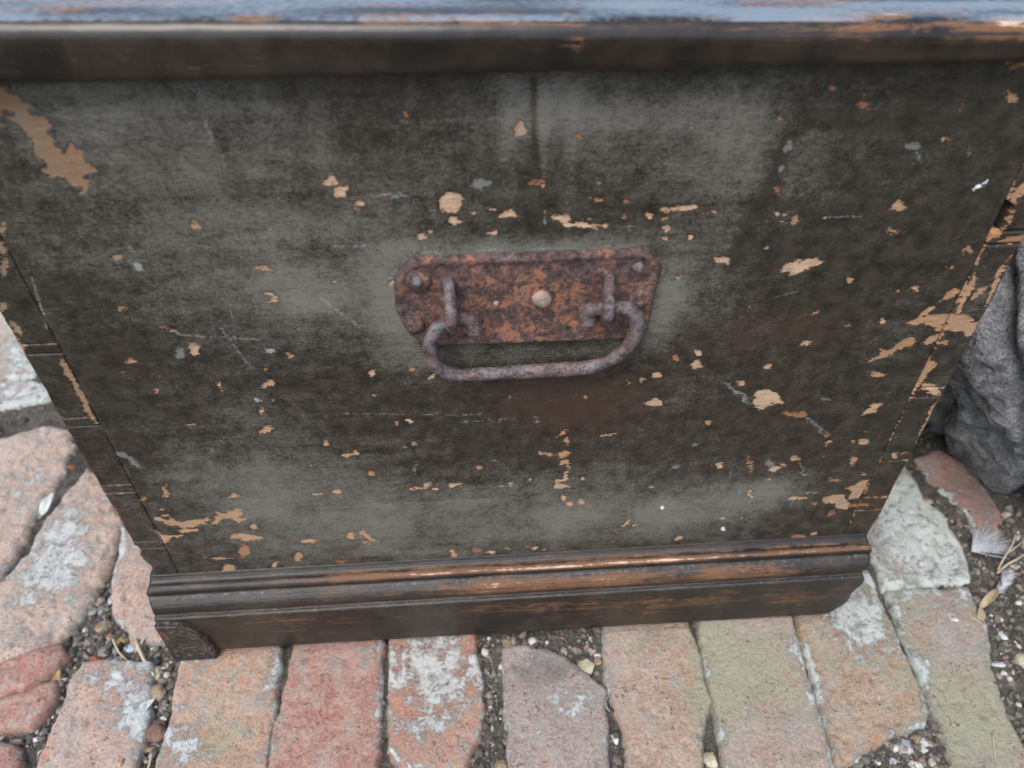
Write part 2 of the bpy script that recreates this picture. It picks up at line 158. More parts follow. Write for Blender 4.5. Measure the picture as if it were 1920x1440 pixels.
# paving bricks: colour, edge rounding (mm), top outline [(x, y) mm ...]
BRICKS = [
    ((0.44, 0.29, 0.2), 4, [(-270, 5), (-194, 0), (-191, -17), (-188, -54), (-187, -94), (-187, -108), (-185, -129), (-267, -124), (-266, -103), (-266, -61)]),
    ((0.37, 0.19, 0.155), 5, [(-180, 4), (-111, 0), (-109, -15), (-108, -59), (-107, -113), (-107, -134), (-184, -129), (-185, -108), (-186, -82), (-183, -41), (-183, -17)]),
    ((0.42, 0.23, 0.17), 5, [(-105, 4), (-37, 0), (-36, -16), (-31, -51), (-29, -78), (-34, -94), (-42, -106), (-46, -117), (-91, -114), (-97, -108), (-101, -100), (-103, -59)]),
    ((0.32, 0.265, 0.245), 6, [(-15, -26), (3, -24), (24, -30), (42, -42), (58, -59), (64, -66), (63, -85), (57, -124), (54, -144), (-14, -140), (-14, -116), (-16, -77), (-15, -56)]),
    ((0.37, 0.265, 0.2), 5, [(71, 3), (141, -2), (141, -21), (143, -49), (143, -79), (135, -93), (129, -106), (125, -128), (121, -149), (68, -145), (70, -124), (72, -96), (66, -74), (64, -57)]),
    ((0.33, 0.27, 0.22), 4, [(150, 3), (228, -2), (227, -17), (223, -63), (218, -128), (215, -154), (140, -150), (140, -129), (143, -83), (147, -26)]),
    ((0.34, 0.25, 0.17), 6, [(235, 3), (247, 23), (299, 36), (310, 24), (306, -35), (305, -70), (303, -99), (296, -108), (275, -112), (251, -120), (230, -129), (220, -130), (224, -76), (230, -22)]),
    ((0.31, 0.26, 0.215), 5, [(316, 5), (352, 5), (386, 4), (384, -29), (367, -74), (359, -105), (360, -135), (353, -163), (300, -160), (302, -139), (307, -97), (312, -40)]),
    ((0.5, 0.47, 0.41), 9, [(398, 157), (395, 132), (396, 102), (404, 82), (404, 46), (392, 8), (353, 8), (316, 7), (321, 40), (328, 69), (348, 105)]),
    ((0.36, 0.21, 0.18), 6, [(409, 149), (439, 162), (462, 131), (459, 79), (440, 50), (420, 51), (425, 78), (418, 97), (409, 118)]),
    ((0.46, 0.33, 0.27), 7, [(-347, -18), (-327, -17), (-293, -20), (-286, -48), (-282, -76), (-281, -102), (-279, -124), (-349, -119), (-351, -98), (-350, -60), (-350, -33)]),
    ((0.48, 0.37, 0.3), 11, [(-419, 194), (-401, 180), (-363, 122), (-359, 95), (-361, 64), (-363, 31), (-373, 6), (-389, -7), (-412, -12), (-447, -16), (-467, 18), (-443, 60), (-435, 88), (-431, 121), (-426, 158)]),
    ((0.47, 0.37, 0.31), 11, [(-551, 211), (-521, 238), (-484, 255), (-455, 247), (-443, 225), (-441, 183), (-444, 159), (-446, 112), (-448, 70), (-470, 32), (-524, 61)]),
    ((0.46, 0.33, 0.28), 9, [(-358, 116), (-339, 106), (-313, 64), (-282, 15), (-282, -1), (-294, -3), (-313, 3), (-332, 19), (-348, 55), (-351, 83)]),
    ((0.36, 0.17, 0.14), 10, [(-432, -21), (-411, -14), (-391, -4), (-371, 0), (-364, -9), (-371, -26), (-382, -35), (-400, -39), (-422, -43)]),
    ((0.36, 0.17, 0.14), 10, [(-420, -48), (-399, -42), (-381, -38), (-365, -31), (-360, -43), (-361, -55), (-368, -65), (-388, -66), (-411, -66)]),
    ((0.38, 0.19, 0.16), 10, [(-408, -82), (-395, -77), (-374, -82), (-364, -92), (-359, -108), (-366, -118), (-392, -116)]),
    ((0.48, 0.42, 0.35), 8, [(-714, 498), (-632, 493), (-572, 443), (-540, 389), (-529, 340), (-551, 335), (-622, 336)]),
    ((0.48, 0.4, 0.34), 7, [(-629, 327), (-560, 328), (-525, 329), (-503, 319), (-494, 301), (-511, 293), (-543, 289), (-607, 283)]),
    ((0.46, 0.36, 0.3), 8, [(-788, 604), (-721, 600), (-628, 516), (-650, 503), (-739, 509)]),
]

# stains on the paving: x, y, radius x, radius y (mm), strength
SALT = [(-74, -35, 38, 26, 0.75), (-61, -62, 33, 28, 0.6), (-80, -93, 20, 15, 0.45), (373, 48, 57, 64, 1), (374, 103, 30, 40, 1), (-243, -88, 21, 16, 0.75), (-197, -36, 7, 26, 0.6), (-251, -24, 13, 12, 0.7), (-307, -42, 21, 22, 0.7), (-290, -66, 12, 17, 0.7), (-332, -28, 17, 9, 0.5), (-408, 110, 29, 56, 0.75), (-400, 64, 28, 34, 0.6), (275, -34, 26, 22, 0.8), (280, -10, 27, 16, 0.7), (223, -49, 9, 18, 0.6), (311, 19, 14, 22, 0.7), (-550, 390, 57, 63, 0.8), (-527, 305, 53, 28, 0.7), (-343, 100, 19, 25, 0.55), (182, -90, 24, 24, 0.3), (226, -92, 8, 32, 0.45), (48, -69, 24, 16, 0.3), (121, -77, 12, 16, 0.35), (314, -64, 17, 14, 0.4), (-474, 178, 31, 44, 0.5), (-384, -20, 34, 19, -0.4), (-376, -50, 32, 13, -0.4), (-146, -65, 36, 36, -0.25), (-206, -100, 15, 11, 0.4), (27, -80, 28, 27, 0.3)]
MOSS = [(172, -42, 29, 31, 0.87), (146, -75, 19, 28, 0.87), (325, 7, 21, 37, 0.725), (311, 19, 21, 25, 0.87), (316, -77, 28, 21, 0.725), (346, -100, 37, 39, 0.87), (151, -22, 20, 22, 0.725), (-188, -28, 7, 30, 0.87), (204, -74, 14, 38, 0.725), (287, -16, 30, 35, 0.87), (97, -28, 20, 16, 0.58), (305, -124, 35, 23, 0.87), (-235, -91, 27, 18, 0.58), (127, -86, 9, 18, 0.725), (394, 102, 23, 24, 0.87), (167, -72, 23, 24, 0.725), (253, -56, 19, 21, 0.58), (-217, -84, 27, 18, 0.5075)]
SOOT = [(9, -49, 25, 17, 0.6), (35, -46, 25, 13, 0.5), (110, -29, 26, 14, 0.4), (-3, -105, 8, 22, 0.3), (407, 58, 29, 37, 0.5), (449, 99, 30, 41, 0.7), (-150, -26, 34, 11, 0.25), (-393, 3, 35, 13, 0.5), (-302, -59, 16, 9, 0.4), (280, -110, 23, 8, 0.5), (199, -25, 35, 14, 0.3), (394, 102, 25, 27, 0.5), (351, 44, 19, 12, 0.4)]

# loose stones in the joints: x, y, width, depth (mm), colour, angular
PEBBLES = [
    (51, -44, 14.5, 19.0, 'cream', 1),
    (11, -20, 6.9, 6.4, 'white', 0),
    (21, -33, 11.8, 10.0, 'peach', 0),
    (29, -38, 5.4, 9.1, 'red', 1),
    (-9, -23, 9.1, 14.6, 'tan', 1),
    (36, -30, 5.5, 7.3, 'grey_white', 1),
    (62, -41, 6.4, 8.2, 'tan', 1),
    (132, -120, 11.5, 11.5, 'cream', 1),
    (65, -101, 5.7, 9.6, 'white', 1),
    (-19, -116, 8.6, 9.4, 'tan', 0),
    (-289, -27, 9.9, 10.9, 'cream', 0),
    (-283, -44, 12.2, 13.6, 'tan', 0),
    (-274, -75, 13.3, 15.2, 'brown', 0),
    (-365, -28, 10.3, 21.7, 'yellow', 1),
    (-360, 39, 12.9, 9.7, 'cream', 1),
    (-344, 17, 14.7, 11.5, 'tan', 1),
    (-360, 32, 10.7, 7.5, 'grey', 1),
    (-351, 33, 9.6, 8.5, 'grey', 1),
    (-316, -4, 10.2, 7.1, 'blue_white', 0),
    (-324, -13, 9.1, 7.1, 'blue_grey', 0),
    (-337, -5, 9.3, 8.2, 'grey', 0),
    (-342, -12, 11.3, 8.7, 'red', 1),
    (-327, 4, 7.7, 7.2, 'yellow', 1),
    (-338, 10, 5.2, 6.2, 'red', 1),
    (-337, 3, 7.2, 5.2, 'grey_white', 1),
    (-330, -13, 7.1, 6.6, 'grey', 0),
    (-337, -15, 6.1, 6.1, 'grey', 0),
    (-442, 190, 8.1, 9.3, 'white', 0),
    (-437, 198, 8.8, 6.3, 'red', 1),
    (359, -26, 8.5, 4.2, 'white', 1),
    (393, -40, 7.0, 8.6, 'white', 1),
    (377, -64, 12.7, 5.3, 'white', 1),
    (396, -62, 9.6, 9.6, 'cream', 0),
    (289, -115, 7.3, 7.3, 'tan', 0),
    (291, -132, 4.8, 6.7, 'cream', 0),
    (252, -129, 3.7, 4.2, 'white', 0),
    (276, -131, 6.7, 4.8, 'white', 1),
    (316, 48, 6.5, 6.5, 'cream', 0),
    (358, -98, 4.1, 6.1, 'white', 1),
    (394, -53, 4.8, 3.8, 'tan', 0),
    (396, 98, 11.7, 7.0, 'tan', 0),
    (-377, -77, 11.2, 14.2, 'grey', 1),
    (-349, 51, 8.6, 6.5, 'blue_grey', 1),
    (-346, 42, 6.4, 8.5, 'grey_white', 1),
    (-346, 26, 6.3, 5.3, 'grey', 1),
    (-276, -87, 9.5, 4.7, 'tan', 1),
    (-291, -98, 4.7, 5.7, 'peach', 1),
    (441, 23, 8.1, 4.6, 'white', 1),
    (8, -23, 4.6, 3.7, 'tan', 1),
    (-34, -34, 6.3, 8.2, 'peach', 1),
    (276, -121, 14.3, 12.4, 'grey_white', 1),
    (263, -130, 9.4, 6.6, 'blue_white', 1),
    (234, -126, 13.9, 12.1, 'grey_white', 1),
    (290, -121, 7.7, 8.7, 'grey_white', 1),
]

# ------------------------------------------------------------------ numeric helpers
def _hash(i, j, k, s):
    h = (i.astype(np.uint32) * np.uint32(374761393) + j.astype(np.uint32) * np.uint32(668265263)
         + k.astype(np.uint32) * np.uint32(2147483647) + np.uint32((s * 97531 + 1013) & 0xffffffff))
    h = (h ^ (h >> np.uint32(13))) * np.uint32(1274126177)
    h = (h ^ (h >> np.uint32(16))) * np.uint32(2246822519)
    h = h ^ (h >> np.uint32(13))
    return (h & np.uint32(0xffffff)).astype(np.float64) / 0xffffff


def noise(x, y, z=0.0, s=0):
    x, y, z = np.broadcast_arrays(np.asarray(x, float), np.asarray(y, float), np.asarray(z, float))
    fi, fj, fk = np.floor(x), np.floor(y), np.floor(z)
    u, v, w = x - fi, y - fj, z - fk
    i, j, k = (q.astype(np.int64) & 0xffffffff for q in (fi, fj, fk))
    u, v, w = (t * t * t * (t * (t * 6 - 15) + 10) for t in (u, v, w))
    def c(a, b, d):
        return _hash((i + a) & 0xffffffff, (j + b) & 0xffffffff, (k + d) & 0xffffffff, s)
    r = 0
    for a in (0, 1):
        for b in (0, 1):
            for d in (0, 1):
                r = r + c(a, b, d) * (u if a else 1 - u) * (v if b else 1 - v) * (w if d else 1 - w)
    return r


def fbm(x, y, z=0.0, octaves=4, s=0):
    t, a, n = 0, 1.0, 0
    for o in range(octaves):
        f = 2.03 ** o
        t = t + a * noise(np.asarray(x) * f + 13.7 * o, np.asarray(y) * f + 7.1 * o, np.asarray(z) * f + 3.3 * o, s + o)
        n += a
        a *= 0.5
    return t / n - 0.5


def sstep(a, b, x):
    t = np.clip((x - a) / (b - a), 0, 1)
    return t * t * (3 - 2 * t)


def poly_sd(px, py, poly):
    """signed distance to a polygon, positive inside"""
    d = np.full(px.shape, 1e9)
    inside = np.zeros(px.shape, bool)
    n = len(poly)
    for a in range(n):
        x1, y1 = poly[a]
        x2, y2 = poly[(a + 1) % n]
        ex, ey = x2 - x1, y2 - y1
        t = np.clip(((px - x1) * ex + (py - y1) * ey) / (ex * ex + ey * ey + 1e-9), 0, 1)
        d = np.minimum(d, np.hypot(px - x1 - t * ex, py - y1 - t * ey))
        if y1 != y2:
            cr = (y1 > py) != (y2 > py)
            inside ^= cr & (px < (x2 - x1) * (py - y1) / (y2 - y1) + x1)
    return np.where(inside, d, -d)


def blobs(x, y, lst):
    v = np.zeros(np.shape(x))
    for cx, cy, rx, ry, a in lst:
        v = v + a * np.exp(-(((x - cx) / rx) ** 2 + ((y - cy) / ry) ** 2) * 0.9)
    return v


def make(name, verts, faces, mat, parent=None, attrs=None, smooth=True):
    me = bpy.data.meshes.new(name)
    me.from_pydata(np.asarray(verts, float).tolist(), [], [list(map(int, f)) for f in faces] if not isinstance(faces, np.ndarray) else faces.tolist())
    if attrs:
        for k, a in attrs.items():
            at = me.attributes.new(k, 'FLOAT', 'POINT')
            at.data.foreach_set('value', np.asarray(a, np.float32).ravel())
    me.polygons.foreach_set('use_smooth', [smooth] * len(me.polygons))
    if mat:
        me.materials.append(mat)
    ob = bpy.data.objects.new(name, me)
    COL.objects.link(ob)
    if parent:
        ob.parent = parent
    return ob


def tag(o, label, cat, group=None):
    o['label'] = label
    o['category'] = cat
    if group:
        o['group'] = group
    return o


def grid_faces(nu, nv, closed_u=False):
    i, j = np.meshgrid(np.arange(nu - (0 if closed_u else 1)), np.arange(nv - 1), indexing='ij')
    a = i * nv + j
    b = ((i + 1) % nu) * nv + j
    return np.stack([a, b, b + 1, a + 1], -1).reshape(-1, 4)


def tube(points, radii, sides=14, caps=True):
    """one swept tube through the given points"""
    P = [Vector(p) for p in points]
    n = len(P)
    verts = []
    prev = None
    for i in range(n):
        t = (P[min(i + 1, n - 1)] - P[max(i - 1, 0)]).normalized()
        if prev is None:
            a = t.orthogonal().normalized()
        else:
            a = (prev - t * prev.dot(t)).normalized()
        prev = a
        b = t.cross(a)
        r = radii[i] if hasattr(radii, '__len__') else radii
        for k in range(sides):
            q = 2 * math.pi * k / sides
            verts.append(P[i] + (a * math.cos(q) + b * math.sin(q)) * r)
    f = []
    for i in range(n - 1):
        for k in range(sides):
            f.append((i * sides + k, i * sides + (k + 1) % sides, (i + 1) * sides + (k + 1) % sides, (i + 1) * sides + k))
    if caps:
        f.append(tuple(range(sides - 1, -1, -1)))
        f.append(tuple(range((n - 1) * sides, n * sides)))
    return [tuple(v) for v in verts], f


def smooth_path(pts, n):
    """Catmull-Rom through pts"""
    P = np.asarray(pts, float)
    P = np.vstack([2 * P[0] - P[1], P, 2 * P[-1] - P[-2]])
    out = []
    for i in range(1, len(P) - 2):
        for t in np.linspace(0, 1, n, endpoint=False):
            a, b, c, d = P[i - 1], P[i], P[i + 1], P[i + 2]
            out.append(0.5 * ((2 * b) + (-a + c) * t + (2 * a - 5 * b + 4 * c - d) * t * t + (-a + 3 * b - 3 * c + d) * t ** 3))
    out.append(P[-2])
    return np.array(out)


# ------------------------------------------------------------------ node helpers
class NT:
    def __init__(self, name):
        self.mat = bpy.data.materials.new(name)
        self.mat.use_nodes = True
        self.t = self.mat.node_tree
        self.bsdf = self.t.nodes['Principled BSDF']

    def put(self, sock, v):
        if isinstance(v, bpy.types.NodeSocket):
            self.t.links.new(v, sock)
        elif v is not None:
            if isinstance(v, (tuple, list)) and len(v) == 3 and sock.type == 'RGBA':
                v = (*v, 1)
            sock.default_value = v

    def n(self, typ, out=0, props=None, **ins):
        nd = self.t.nodes.new('ShaderNode' + typ)
        for k, v in (props or {}).items():
            setattr(nd, k, v)
        for k, v in ins.items():
            self.put(nd.inputs[int(k[1:])] if k[0] == 'i' and k[1:].isdigit() else nd.inputs[k], v)
        return nd.outputs[out]

    def attr(self, name):
        return self.n('Attribute', 2, {'attribute_name': name})

    def coord(self, scale=(1, 1, 1), which=3, rot=(0, 0, 0)):
        return self.n('Mapping', 0, None, Vector=self.n('TexCoord', which), Scale=scale, Rotation=rot)

    def noise(self, vec, scale=1.0, detail=4.0, rough=0.55, dist=0.0):
        return self.n('TexNoise', 0, None, Vector=vec, Scale=scale, Detail=detail, Roughness=rough, Distortion=dist)

    def voro(self, vec, scale=1.0, feature='F1', out=0):
        return self.n('TexVoronoi', out, {'feature': feature}, Vector=vec, Scale=scale)

    def math(self, op, a, b=None, c=None, clamp=False):
        return self.n('Math', 0, {'operation': op, 'use_clamp': clamp}, i0=a, i1=b, i2=c)

    def add(self, a, b):
        return self.math('ADD', a, b)

    def mul(self, a, b):
        return self.math('MULTIPLY', a, b)

    def ramp(self, x, a, b, lo=0.0, hi=1.0):
        nd = self.n('MapRange', 0, {'interpolation_type': 'SMOOTHSTEP'}, Value=x, i1=a, i2=b, i3=lo, i4=hi)
        return nd

    def mix(self, f, a, b, mode='MIX'):
        nd = self.t.nodes.new('ShaderNodeMix')
        nd.data_type = 'RGBA'
        nd.blend_type = mode
        self.put(nd.inputs[0], f)
        self.put(nd.inputs[6], a)
        self.put(nd.inputs[7], b)
        return nd.outputs[2]

    def cramp(self, x, stops):
        nd = self.t.nodes.new('ShaderNodeValToRGB')
        el = nd.color_ramp.elements
        while len(el) < len(stops):
            el.new(0.5)
        for e, (p, c) in zip(el, stops):
            e.position = p
            e.color = (*c, 1)
        self.put(nd.inputs[0], x)
        return nd.outputs[0]

    def finish(self, color, rough=0.6, bump=None, strength=0.5, dist=0.001, spec=None):
        self.put(self.bsdf.inputs['Base Color'], color)
        self.put(self.bsdf.inputs['Roughness'], rough)
        if spec is not None:
            self.put(self.bsdf.inputs['Specular IOR Level'], spec)
        if bump is not None:
            b = self.n('Bump', 0, None, Height=bump, Strength=strength, Distance=dist)
            self.put(self.bsdf.inputs['Normal'], b)
        return self.mat


# ------------------------------------------------------------------ materials
def paint_material():
    N = NT('old_dark_paint')
    co = N.coord()
    grain = N.noise(N.coord((16, 16, 120)), 1, 6, 0.65)
    fine = N.noise(N.coord((220, 220, 900)), 1, 5, 0.7)
    weave = N.noise(N.coord((900, 900, 160)), 1, 3, 0.6)
    speck = N.noise(co, 520, 6, 0.8)
    mott = N.noise(co, 95, 8, 0.72)
    cloud = N.noise(co, 20, 7, 0.66)
    bl = N.attr('bloom')
    v = N.add(N.mul(bl, 0.92), N.mul(N.add(grain, -0.5), 0.8))
    v = N.add(v, N.mul(N.add(cloud, -0.5), 0.9))
    v = N.add(v, N.mul(N.add(mott, -0.5), 1.15))
    v = N.add(v, N.mul(N.add(fine, -0.5), 1.15))
    v = N.add(v, N.mul(N.add(weave, -0.5), 0.35))
    v = N.add(v, N.mul(N.add(speck, -0.5), 2.1))
    brush = N.noise(N.coord((5, 5, 330)), 1, 5, 0.7)
    v = N.add(v, N.mul(N.add(brush, -0.5), 0.5))
    mask = N.ramp(v, 0.0, 1.32)
    dark = N.mix(N.ramp(mott, 0.3, 0.7), (0.016, 0.0130, 0.0085), (0.050, 0.041, 0.028))
    wm = N.ramp(N.add(N.attr('warm'), N.mul(N.add(mott, -0.5), 1.6)), 0.2, 1.2)
    dark = N.mix(N.mul(wm, 0.8), dark, (0.060, 0.034, 0.022))
    col = N.mix(N.mul(mask, 0.82), dark, N.mix(cloud, (0.160, 0.155, 0.132), (0.205, 0.193, 0.158)))
    # hairline dark pores along the grain
    pore = N.ramp(N.noise(N.coord((150, 150, 1300)), 1, 3, 0.6), 0.59, 0.70)
    col = N.mix(N.mul(pore, 0.6), col, (0.014, 0.012, 0.009))
    blot = N.ramp(N.noise(N.coord((230, 230, 380)), 1, 4, 0.7), 0.60, 0.72)
    col = N.mix(N.mul(blot, 0.55), col, (0.020, 0.017, 0.012))
    # tiny pale nicks everywhere
    nick = N.ramp(N.noise(N.coord((330, 330, 560)), 1, 3, 0.6), 0.70, 0.74)
    nickz = N.ramp(N.noise(co, 17, 3, 0.6), 0.38, 0.62)
    col = N.mix(N.mul(N.mul(nick, nickz), 0.75), col, (0.36, 0.31, 0.24))
    # broken pale film and scratches
    edge = N.mul(N.add(N.noise(N.coord((420, 420, 640)), 1, 5, 0.68), -0.5), 8.0)
    film = N.ramp(N.add(N.attr('film'), edge), -0.3, 1.1)
    col = N.mix(N.mul(film, N.ramp(N.attr('filmw'), 0, 1, 0.45, 0.95)), col, N.mix(N.attr('filmw'), (0.30, 0.32, 0.31), (0.80, 0.83, 0.84)))
    # bare wood
    rag = N.mul(N.add(N.noise(N.coord((230, 230, 460)), 1, 6, 0.66), -0.5), 8.5)
    sd = N.add(N.add(N.attr('chip'), rag), -0.22)
    chip = N.ramp(sd, -0.15, 0.25)
    wood = N.cramp(N.attr('tone'), [(0.0, (0.56, 0.41, 0.285)), (0.3, (0.47, 0.31, 0.195)), (0.55, (0.36, 0.20, 0.095)), (0.8, (0.25, 0.10, 0.046)), (1.0, (0.16, 0.052, 0.028))])
    wg = N.noise(N.coord((60, 60, 620)), 1, 5, 0.65)
    wood = N.mix(N.mul(N.ramp(wg, 0.45, 0.75), 0.6), wood, (0.20, 0.10, 0.05))
    wood = N.mix(N.mul(N.ramp(mott, 0.46, 0.66), 0.6), wood, (0.24, 0.17, 0.115))
    wood = N.mix(N.mul(N.ramp(speck, 0.58, 0.68), 0.5), wood, (0.09, 0.055, 0.03))
    # stained inner border, greyed and soiled wood
    brd = N.math('SUBTRACT', 1.0, N.ramp(sd, 0.2, 1.5))
    wood = N.mix(N.mul(brd, 0.5), wood, (0.30, 0.145, 0.062))
    wood = N.mix(N.mul(N.ramp(cloud, 0.5, 0.66), 0.35), wood, (0.27, 0.225, 0.175))
    wood = N.mix(N.attr('dull'), wood, (0.165, 0.125, 0.080))
    # red ground coat showing at the broken rim of the paint
    rim = N.mul(N.ramp(sd, -1.0, -0.25), N.math('SUBTRACT', 1.0, chip))
    col = N.mix(N.mul(rim, 0.45), col, (0.050, 0.026, 0.016))
    col = N.mix(chip, col, wood)
    rough = N.mix(chip, N.mix(mask, (0.42,) * 3, (0.66,) * 3), (0.85,) * 3)
    h = N.add(N.mul(chip, -0.75), N.add(N.mul(fine, 0.35), N.add(N.mul(weave, 0.12), N.mul(grain, 0.25))))
    h = N.add(h, N.add(N.mul(pore, -0.3), N.mul(mott, 0.5)))
    h = N.add(h, N.mul(N.mul(wg, chip), 0.4))
    return N.finish(col, rough, h, 0.8, 0.0008, 0.4)


def trim_material(name, gloss, bumps, film, speck):
    """varnished moulding rubbed through to brown and bare wood"""
    N = NT(name)
    co = N.coord()
    grain = N.noise(N.coord((16, 260, 620)), 1, 6, 0.68)
    fine = N.noise(N.coord((70, 600, 1500)), 1, 5, 0.7)
    cloud = N.noise(co, 30, 5, 0.6)
    dark = N.mix(N.ramp(cloud, 0.35, 0.65), (0.012, 0.0095, 0.007), (0.036, 0.026, 0.018))
    dark = N.mix(N.mul(N.ramp(fine, 0.5, 0.7), 0.25), dark, (0.055, 0.043, 0.033))
    w = N.add(N.attr('wear'), N.mul(N.add(grain, -0.5), 2.4))
    w = N.add(w, N.mul(N.add(fine, -0.5), 2.0))
    w = N.add(w, N.mul(N.add(cloud, -0.5), 1.2))
    w = N.add(w, N.mul(N.add(N.noise(co, 260, 5, 0.7), -0.5), 1.4))
    brown = N.mix(fine, (0.115, 0.045, 0.016), (0.215, 0.10, 0.040))
    col = N.mix(N.mul(N.ramp(w, 0.40, 0.95), 0.9), dark, brown)
    col = N.mix(N.ramp(w, 1.25, 1.7), col, N.mix(grain, (0.55, 0.36, 0.22), (0.66, 0.50, 0.36)))
    d = N.add(N.attr('dust_sheen'), N.mul(N.add(N.noise(co, 300, 5, 0.6), -0.5), 1.3 * speck))
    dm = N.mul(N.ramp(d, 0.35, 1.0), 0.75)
    col = N.mix(dm, col, film)  # real dust on the skirting, painted sky sheen on the lid
    rough = N.mix(N.ramp(w, 0.3, 1.0), N.mix(dm, (gloss,) * 3, (gloss + 0.25,) * 3), (0.70,) * 3)
    h = N.add(N.mul(fine, 0.8), N.mul(grain, 0.8))
    return N.finish(col, rough, h, bumps, 0.0006, 0.6 if speck > 1 else 0.5)


def brick_material():
    N = NT('weathered_brick')
    co = N.coord()
    base = N.n('ObjectInfo', 1)
    wob = N.n('VectorMath', 0, {'operation': 'ADD'}, i0=co, i1=N.n('VectorMath', 0, {'operation': 'SCALE'}, i0=N.n('TexNoise', 1, None, Vector=co, Scale=70.0, Detail=4.0), Scale=0.006))
    big = N.noise(wob, 24, 6, 0.65)
    mid = N.noise(wob, 80, 8, 0.72)
    fine = N.noise(wob, 380, 6, 0.75)
    col = N.mix(N.ramp(big, 0.35, 0.65), N.mix(0.30, base, (0.46, 0.26, 0.17)), N.mix(0.4, base, (0.40, 0.34, 0.30)))
    col = N.mix(N.ramp(mid, 0.36, 0.68), N.mix(0.65, col, base), N.mix(0.4, col, (0.54, 0.46, 0.38)))
    col = N.mix(0.6, col, N.mix(N.ramp(fine, 0.25, 0.75), (0.17, 0.165, 0.16), (0.86, 0.85, 0.84)), 'OVERLAY')
    veil = N.ramp(N.noise(wob, 17, 7, 0.7), 0.46, 0.62)
    col = N.mix(N.mul(veil, 0.22), col, (0.43, 0.44, 0.43))
    gry = N.ramp(N.noise(wob, 40, 8, 0.75), 0.47, 0.62)
    col = N.mix(N.mul(gry, 0.38), col, (0.37, 0.35, 0.30))
    red = N.ramp(N.noise(wob, 33, 6, 0.7), 0.58, 0.68)
    col = N.mix(N.mul(red, 0.4), col, (0.45, 0.20, 0.115))
    col = N.n('HueSaturation', 0, None, Saturation=1.06, Value=1.05, Color=col)
    soot = N.ramp(N.add(N.attr('soot'), N.mul(N.add(mid, -0.5), 2.2)), 0.15, 0.9)
    col = N.mix(N.mul(soot, 0.65), col, (0.13, 0.125, 0.120))
    mv = N.add(N.add(N.attr('moss'), N.mul(N.add(mid, -0.5), 2.8)), N.mul(N.add(fine, -0.5), 1.4))
    moss = N.ramp(mv, 0.25, 1.05)
    col = N.mix(N.mul(moss, 0.62), col, N.mix(fine, (0.22, 0.225, 0.12), (0.45, 0.47, 0.32)))
    s = N.add(N.add(N.attr('salt'), 0.03), N.mul(N.add(mid, -0.5), 3.2))
    s = N.add(s, N.mul(N.add(fine, -0.5), 1.6))
    salt = N.ramp(s, 0.38, 0.85)
    col = N.mix(N.mul(salt, 0.80), col, N.mix(big, (0.62, 0.66, 0.67), (0.56, 0.61, 0.54)))
    # crust on the salt: grey-green grime in its hollows
    grime = N.mul(N.ramp(N.noise(wob, 130, 6, 0.72), 0.53, 0.64), N.ramp(N.attr('salt'), 0.3, 0.9))
    col = N.mix(N.mul(grime, 0.6), col, (0.20, 0.21, 0.165))
    pits = N.math('SUBTRACT', 1.0, N.ramp(N.voro(N.n('VectorMath', 0, {'operation': 'ADD'}, i0=co, i1=N.n('VectorMath', 0, {'operation': 'SCALE'}, i0=N.n('TexNoise', 1, None, Vector=co, Scale=160.0, Detail=4.0), Scale=0.016)), 210), 0.06, 0.30))
    pm = N.mul(pits, N.ramp(N.noise(co, 50, 4, 0.6), 0.46, 0.62))
    col = N.mix(N.mul(pm, 0.65), col, (0.085, 0.062, 0.05))
    grit = N.ramp(N.noise(co, 800, 3, 0.6), 0.62, 0.72)
    col = N.mix(N.mul(grit, 0.45), col, (0.62, 0.59, 0.54))
    dirt = N.ramp(N.add(N.attr('low'), N.mul(N.add(mid, -0.5), 1.6)), 0.35, 0.9)
    col = N.mix(N.mul(dirt, 0.7), col, (0.16, 0.142, 0.118))
    h = N.add(N.mul(mid, 0.75), N.add(N.mul(fine, 1.0), N.mul(pm, -0.8)))
    h = N.add(h, N.add(N.mul(salt, 0.3), N.mul(grime, -0.3)))
    return N.finish(col, 0.92, h, 0.9, 0.0026, 0.2)


def soil_material():
    N = NT('joint_soil')
    co = N.coord()
    a = N.noise(co, 60, 5, 0.65)
    b = N.noise(co, 420, 4, 0.7)
    col = N.mix(N.ramp(a, 0.3, 0.7), (0.075, 0.070, 0.060), (0.19, 0.178, 0.152))
    col = N.mix(0.6, col, N.mix(b, (0.1,) * 3, (0.9,) * 3), 'OVERLAY')
    col = N.mix(N.mul(N.ramp(N.noise(co, 700, 2), 0.66, 0.72), 0.7), col, (0.42, 0.39, 0.34))
    return N.finish(col, 0.95, N.add(a, N.mul(b, 1.5)), 1.0, 0.004, 0.2)


def crumb_material():
    N = NT('grit')
    co = N.coord()
    col = N.cramp(N.attr('hue'), [(0, (0.06, 0.055, 0.046)), (0.45, (0.14, 0.128, 0.108)), (0.78, (0.22, 0.205, 0.175)), (0.88, (0.27, 0.16, 0.11)), (0.94, (0.36, 0.33, 0.28)), (1.0, (0.60, 0.58, 0.54))])
    col = N.mix(0.5, col, N.mix(N.noise(co, 500, 3), (0.15,) * 3, (0.85,) * 3), 'OVERLAY')
    return N.finish(col, 0.9, N.noise(co, 700, 3), 0.5, 0.001, 0.25)


def stone_material(name, a, b):
    N = NT(name)
    co = N.coord()
    c = N.mix(N.ramp(N.noise(co, 110, 5, 0.65), 0.3, 0.7), a, b)
    c = N.mix(0.35, c, N.mix(N.noise(co, 700, 3), (0.1,) * 3, (0.9,) * 3), 'OVERLAY')
    return N.finish(c, 0.75, N.noise(co, 320, 5, 0.6), 0.5, 0.0015, 0.35)


